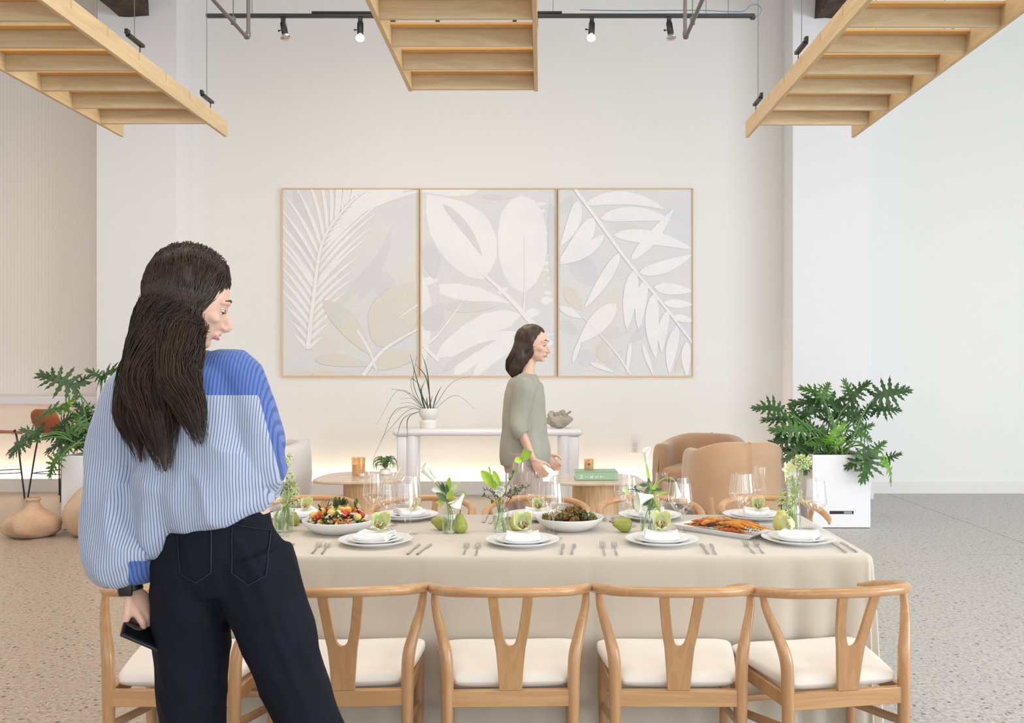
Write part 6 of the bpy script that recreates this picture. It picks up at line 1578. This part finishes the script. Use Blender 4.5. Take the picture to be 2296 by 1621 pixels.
# phone
hp = w5(338, 1426, -.065); ax = (w5(402, 1462, -.02)-w5(268, 1404, -.10)).normalized(); nz = V((-.20, -.50, .84)); nz = (nz-ax*nz.dot(ax)).normalized(); ay = nz.cross(ax)
ph_ = thing('phone', 'black phone held low in the left hand of the woman', 'phone', tuple(hp))
Mp = Matrix((ax, ay, nz)).transposed().to_4x4()
m = MB(); rbox(m, 0, 0, 0, .080, .042, .0048, .0045, 4, Mp); obj('case', m, M_black, ph_)
m = MB(); rbox(m, 0, 0, .0052, .074, .035, .0006, .0005, 2, Mp); obj('screen', m, mat('dark_screen', srgb(14, 15, 18), .06, coat=1), ph_)

# ---- the second person, walking to the right behind the table
D0 = 6.15
pt2 = thing('person', 'dark haired person in a sage grey top walking right behind the table', 'person', (w5(1180, 1000).x, D0, 0))
Wm = Matrix.Translation(-V(pt2.location))
b2 = MB(); q, R = head(b2, w5(1196, 772), V((1, -.30, -.12)), V((.1, 0, 1)), 1.0)
b2.tube([q(-.02, 0, -.05), w5(1184, 822), w5(1180, 845)], [(.048, .05), (.046, .05), (.06, .06)], 14, up=(0, 1, 0), sub=3)
b2.tube([w5(1180, 842), w5(1178, 870), w5(1176, 940), w5(1176, 1000)], [(.055, .09), (.085, .12), (.09, .11), (.10, .13)], 18, up=(0, 1, 0), sub=3)
arms = ((w5(1178, 862, -.17), w5(1163, 955, -.21), w5(1196, 1032, -.20)), (w5(1180, 862, .17), w5(1176, 955, .22), w5(1222, 1020, .2)))
for a, b_, c_ in arms:
    b2.tube([w5(1180, 868), a, a.lerp(b_, .5), b_, b_.lerp(c_, .4), c_], [.04, .038, .04, .034, .031, .022], 12, sub=3)
    hand(b2, c_, (c_-b_)+V((.05, 0, 0)), V((.2, (1 if a.y < D0 else -1), 0)), V((1, 0, .3)), (.35, .4, .3), .95, .3)
legs = ((w5(1172, 1010, -.09), w5(1192, 1150, -.09), w5(1236, 1290, -.09)), (w5(1172, 1010, .09), w5(1160, 1150, .09), w5(1112, 1275, .09)))
for h_, k_, a_ in legs: b2.tube([w5(1176, 990), h_, h_.lerp(k_, .5), k_, k_.lerp(a_, .35), a_], [.1, .085, .072, .052, .05, .034], 12, sub=3)
me = bake(b2, .0055, 3); me.transform(Wm); obj('body', me, M_skin, pt2, ang=180)
face_parts(pt2, lambda a, b_, z: q(a, b_, z)-V(pt2.location), R)
s2 = MB()
s2.tube([w5(1178, 1040), w5(1177, 1020), w5(1176, 960), w5(1176, 900), w5(1178, 862), w5(1180, 846), w5(1181, 838)], [(.165, .19), (.172, .195), (.155, .175), (.145, .185), (.125, .175), (.08, .12), (.06, .075)], 22, up=(0, 1, 0), sub=3)
for a, b_, c_ in arms: s2.tube([w5(1180, 868, (a.y-D0)*.5), a, a.lerp(b_, .5), b_, b_.lerp(c_, .25)], [(.08, .08), (.078, .075), (.07, .07), (.066, .066), (.058, .058)], 14, up=(0, 1, 0), sub=3)
me = bake(s2, .009, 5, lambda c: .014*noise.noise(V((c.x*9, c.y*9, c.z*4)))+.006*noise.noise(V((c.x*24, c.y*24, c.z*9)))); me.transform(Wm); obj('blouse', me, M_blouse, pt2, ang=180)
j2 = MB(); j2.tube([w5(1176, 1000), w5(1174, 1030), w5(1174, 1060)], [(.12, .16), (.14, .18), (.13, .17)], 18, up=(0, 1, 0), sub=3)
for h_, k_, a_ in legs: j2.tube([h_, h_.lerp(k_, .5), k_, k_.lerp(a_, .5), a_], [(.115, .11), (.105, .10), (.09, .09), (.09, .09), (.095, .095)], 16, up=(0, 1, 0), sub=3)
me = bake(j2, .010, 5, lambda c: .008*noise.noise(V((c.x*8, c.y*8, c.z*6)))); me.transform(Wm); obj('trousers', me, M_trouser, pt2, ang=180)
for h_, k_, a_ in legs: shoe(pt2, a_, V(pt2.location), M_shoe, V((1, 0, 0)))
Hc = q(-.022, 0, .028); hm = MB(); hm.ball(Hc, (.110, .094, .108), 24, 16, R=R, fn=lambda d: 1-.35*max(0, d[0]-.35)*max(0, .55-d[2])*1.6)
hg = [q(-.03, 0, .0), w5(1166, 800), w5(1156, 826), w5(1160, 850, 0)]
hm.tube(hg, [(.09, .09), (.075, .09), (.06, .085), (.02, .05)], 16, up=(0, 1, 0), sub=4)
me = bake(hm, .007, 4, fh); me.transform(Wm); h2 = obj('hair', me, M_hair, pt2, ang=180)
m = MB()
for i in range(500):
    th0 = rh.uniform(0, 2*PI); k0 = rh.uniform(.95, 1.1); pts = []; P = smooth_path(hg, 5); N_ = len(P); t0 = rh.uniform(0, .3); t1 = rh.uniform(.8, 1)
    for j in range(10):
        tt_ = t0+(t1-t0)*j/9; x = tt_*(N_-1); i0 = min(int(x), N_-2); p = P[i0].lerp(P[i0+1], x-i0)
        rr = interp([.09, .075, .06, .02], tt_)*k0+.003; pts.append(p+V((math.cos(th0)*rr, math.sin(th0)*rr, .01*math.sin(8*tt_+th0)))-V(pt2.location))
    m.tube(pts, [.0006, .002, .0018, .0004], 3, caps=False)
o = obj('lock', m, M_hair, h2, ang=180); o['kind'] = 'stuff'
